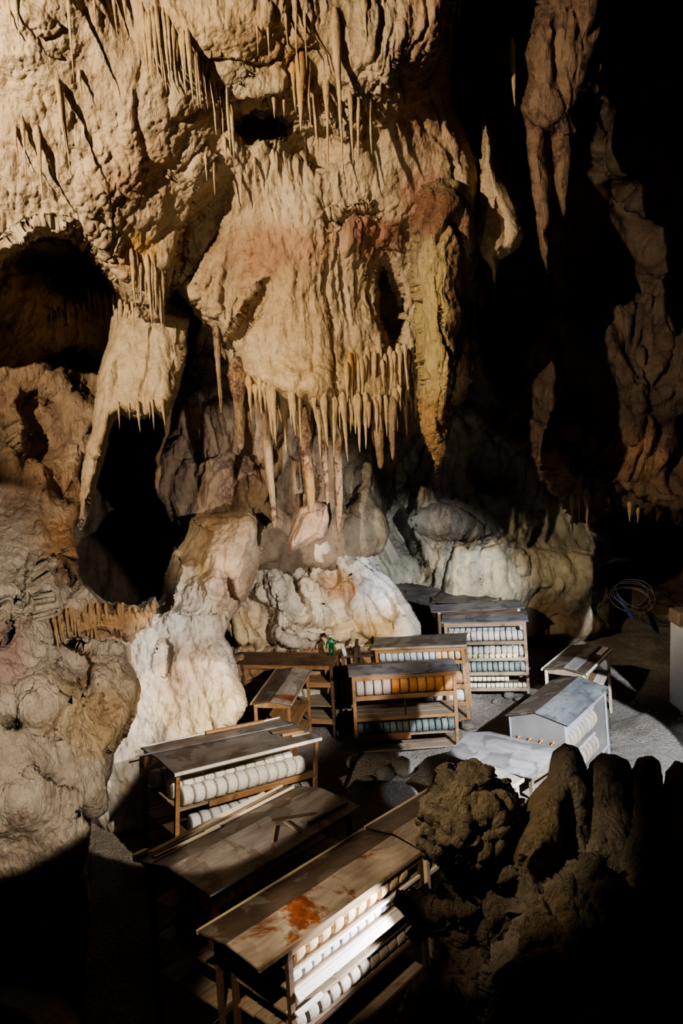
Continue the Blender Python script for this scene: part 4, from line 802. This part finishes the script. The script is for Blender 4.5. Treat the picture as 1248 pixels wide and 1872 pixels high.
# leaning sticks right of the figurine
for k, (x0, y0, x1, y1, w, mt, lb) in enumerate([(652, 1168, 648, 1235, .07, WOOD_DARK, 'dark upright stake right of the white bottle'), (655, 1180, 662, 1220, .03, WOOD_DARK, 'dark thin stick, leftmost of the crossed pair behind the orange rack'),
    (646, 1182, 672, 1218, .03, WOOD_DARK, 'dark thin stick, rightmost of the crossed pair behind the orange rack'), (648, 1188, 690, 1184, .08, WOOD_GREY, 'pale grey board lying flat left of the blue-white cheese rack'), (640, 1195, 690, 1196, .1, WOOD_DARK, 'brown plank below the pale grey board'), (655, 1215, 690, 1200, .2, WOOD, 'dim ochre board behind the orange rack roof')]):
    a, b = at1(x0, y0, 11.9 + .05 * k), at1(x1, y1, 11.9 + .05 * k); d = b - a
    o = MB().bar(-d / 2, d / 2, .03, w).build('wooden_plank', mt); o.location = (a + b) / 2; tag(o, lb, 'plank')
# cinder blocks on the low left ledge near the wall
# rough slab fragment near popcorn rock
e_ = MB(); p = at1(768, 1702, 4.1)
o = e_.box((0, 0, 0), (.16, .1, .02)).build('board_fragment', WOOD_PALE, None, .004); o.location = p; o.rotation_euler = (D(40), D(-20), D(35)); tag(o, 'small broken pale board fragment lying below the popcorn rock', 'board')
# ------------------------------------------------------------------ floor
FE = np.array([[f.x, f.y, f.z] for f in FEET] + [[-4, 14, .2], [5.3, 10.8, 0], [8, 14, 0], [6, 18, .1], [0, 18, .2], [3.9, 9.3, -.05], [2.6, 8.8, -.1], [-5, 6, -.3], [-4, 2, -.6], [5, 4, -.4], [0, 0, -.8]])
xs = np.arange(-14, 16, .06); ys = np.arange(-3, 24, .06); X, Y = np.meshgrid(xs, ys)
W = 0; Z = 0
for fx, fy, fz in FE:
    w = 1 / ((X - fx) ** 2 + (Y - fy) ** 2 + .05) ** 1.5; W = W + w; Z = Z + w * fz
Z = Z / W
near = np.min([(X - f[0]) ** 2 + (Y - f[1]) ** 2 for f in FE[:len(FEET)]], axis=0)
PP = np.stack([X, Y, Z * 0], -1)
Z = Z + (.05 * fbm(PP * 1.3, 3) + .016 * fbm(PP * 9, 2)) * np.clip(near * 8, .15, 1) - .004
idx = np.arange(X.size).reshape(X.shape); qs = np.stack([idx[:-1, :-1], idx[:-1, 1:], idx[1:, 1:], idx[1:, :-1]], -1).reshape(-1, 4)
fm, nt, b = newmat('gravel'); c = coords(nt)
vo = nt.nodes.new('ShaderNodeTexVoronoi'); vo.inputs['Scale'].default_value = 26; L(nt, c, vo.inputs['Vector'])
n1 = noise(nt, c, 60, 5, .7); n2 = noise(nt, c, 1.2, 5, .6)
r1 = ramp(nt, n1, [(.3, (.16, .135, .115)), (.5, (.46, .42, .37)), (.7, (.72, .68, .62))]); r2 = ramp(nt, n2, [(.35, (.62, .56, .5)), (.65, (1, 1, 1))])
col = mixc(nt, 1.0, r1.outputs[0], r2.outputs[0], 'MULTIPLY'); rv = ramp(nt, vo.outputs['Color'], [(0, (.6, .6, .6)), (1, (1.0, 1.0, 1.0))]); col = mixc(nt, .8, col, rv.outputs[0], 'MULTIPLY')
L(nt, col, b.inputs['Base Color']); b.inputs['Roughness'].default_value = .85
ad = nt.nodes.new('ShaderNodeMath'); ad.operation = 'MULTIPLY_ADD'; L(nt, n1, ad.inputs[0]); ad.inputs[1].default_value = 1.0; L(nt, vo.outputs['Distance'], ad.inputs[2])
bp = nt.nodes.new('ShaderNodeBump'); bp.inputs['Strength'].default_value = .9; bp.inputs['Distance'].default_value = .03; L(nt, ad.outputs[0], bp.inputs['Height']); L(nt, bp.outputs[0], b.inputs['Normal'])
me = grid_mesh('floor', np.stack([X, Y, Z], -1).reshape(-1, 3), qs, fm); fo = link('floor', me); tag(fo, kind='structure')
def floor_z(x, y):
    j = int(np.clip(round((x + 14) / .06), 0, len(xs) - 1)); i = int(np.clip(round((y + 3) / .06), 0, len(ys) - 1)); return float(Z[i, j])
# loose stones
def stone_mesh(k):
    bm = bmesh.new(); bmesh.ops.create_icosphere(bm, subdivisions=3, radius=.5); P = np.array([v.co[:] for v in bm.verts]); d = 1 + .35 * fbm(P * 1.6 + k * 5, 3)
    for v, s in zip(bm.verts, d): v.co = v.co * float(s); v.co.z *= .7
    me = bpy.data.meshes.new('stone'); bm.to_mesh(me); bm.free(); me.shade_smooth(); me.materials.append(ROCK_GREY)
    ca = me.color_attributes.new('tint', 'FLOAT_COLOR', 'POINT'); ca.data.foreach_set('color', np.ones(len(me.vertices) * 4, np.float32) * .6); return me
SM = [stone_mesh(k) for k in range(4)]
spots = [(855, 1335, .22, 'under the right leg of the rack behind the oranges'), (842, 1322, .16, 'beside the leg behind the orange rack'), (700, 1420, .3, 'in the dark gap before the orange rack'), (672, 1432, .2, 'left in the dark gap before the orange rack'), (735, 1412, .34, 'right in the dark gap before the orange rack'), (640, 1400, .2, 'left of the orange rack foot'), (930, 1275, .2, 'at the foot of the tall far rack'), (948, 1282, .14, 'just right of the far rack foot stone'), (905, 1285, .12, 'left of the far rack foot stone'), (1133, 1266, .1, 'palest, nearest the steel cabinet in the dark'), (1160, 1288, .11, 'second in the dark beyond the lit gravel'), (1188, 1303, .09, 'third in the dark beyond the lit gravel'), (1201, 1315, .06, 'last before the white cabinet foot')]
for k, (px, py, s, lb) in enumerate(spots):
    dd = 5.0
    for _ in range(400):
        p = at1(px, py, dd)
        if p.z <= floor_z(p.x, p.y): break
        dd += .04
    o = link('stone', SM[k % 4]); o.location = (p.x, p.y, floor_z(p.x, p.y) + s * .2); o.scale = (s, s, s); o.rotation_euler = (0, 0, k * 1.3); tag(o, 'rough grey stone ' + lb, 'stone', 'loose stones on the gravel')
# ------------------------------------------------------------------ lights
def spot(name, loc, target, power, angle, col, size=.1, blend=.3):
    l = bpy.data.lights.new(name, 'SPOT'); l.energy = power; l.spot_size = D(angle); l.spot_blend = blend; l.color = col; l.shadow_soft_size = size
    o = bpy.data.objects.new(name, l); COL.objects.link(o); o.location = loc; d = Vector(target) - Vector(loc); o.rotation_euler = d.to_track_quat('-Z', 'Y').to_euler(); return o
WARM = (1.0, .80, .56); NEUT = (1.0, .90, .78); COOL = (.86, .91, 1.0)
tgt = lambda x, y, d: at1(x, y, d)
spot('spot_ceiling', (-5.0, 1.0, 8.0), tgt(450, 215, 8), 5000, 74, WARM, .05, .25)
spot('spot_bulge', (-1.5, 2.5, 3.4), tgt(560, 640, 9), 450, 46, WARM, .1, .8)
spot('spot_right_dim', (-1.0, 1.0, 5.5), tgt(1080, 560, 11), 45, 70, (1, .76, .55), .1, .8)
spot('spot_plank_roof', (-3.0, 3.0, 3.3), tgt(440, 1497, 7.0), 1000, 14, (1, .86, .7), .03, .35)
spot('spot_orange_rack', (.2, 4.4, 5.2), tgt(765, 1242, 10.3), 750, 13, (1, .9, .76), .03, .25)
spot('spot_left_wall', (.2, 1.2, 4.9), tgt(-20, 1222, 7), 2300, 32, NEUT, .03, .12)
M1 = Matrix.Translation((-0.349, 5.605, -0.477)) @ rot(0.840, -0.082, 0.076)
for k, (x, y, d) in enumerate(((460, 1700, 5.3), (610, 1620, 5.9), (770, 1510, 7))): spot('spot_near_roof', (-1.0, 1.5, 6.5), tgt(x, y, d), 1500, 11.5, (1, .80, .58), .05, .7)
spot('spot_left_roofs', (2.2, 3.0, 5.4), tgt(450, 1318, 8), 2800, 18, (1, .88, .72), .03, .12)
spot('spot_middle', (1.8, 5.0, 3.4), tgt(470, 1080, 11), 2000, 50, (1, .93, .82), .04, .3)
spot('spot_far', (4.0, 6.0, 3.4), tgt(835, 1112, 13), 2600, 34, (.92, .95, 1), .05, .6)
spot('spot_gravel', (3.3, 4.6, 4.2), (3.0, 9.2, 0), 4300, 35.4, COOL, .03, .04)
spot('spot_ash_roof', (3.2, 4.6, 4.4), tgt(865, 1378, 8.5), 600, 8, COOL, .03, .5)
spot('spot_cabinet', (5.4, 6.6, 2.3), tgt(1320, 1195, 11), 4500, 22, COOL, .04, .2)
spot('spot_near_rack', M1 @ Vector((1.25, -1.25, 1.25)), M1 @ Vector((.0, -.38, 1.03)), 900, 32, (.97, .97, 1), .02, .5)
spot('spot_foreground', (-2.6, 2.6, 7.0), tgt(870, 1490, 3.4), 950, 15, (1, .88, .70), .03, .6)
w = bpy.data.worlds.new('world'); SC.world = w; w.use_nodes = True
w.node_tree.nodes['Background'].inputs[0].default_value = (.5, .4, .3, 1); w.node_tree.nodes['Background'].inputs[1].default_value = .004
SC.view_settings.view_transform = 'AgX'; SC.view_settings.look = 'AgX - Medium High Contrast'; SC.view_settings.exposure = 0
SC.cycles.use_denoising = True; SC.cycles.max_bounces = 4; SC.cycles.sample_clamp_indirect = 3
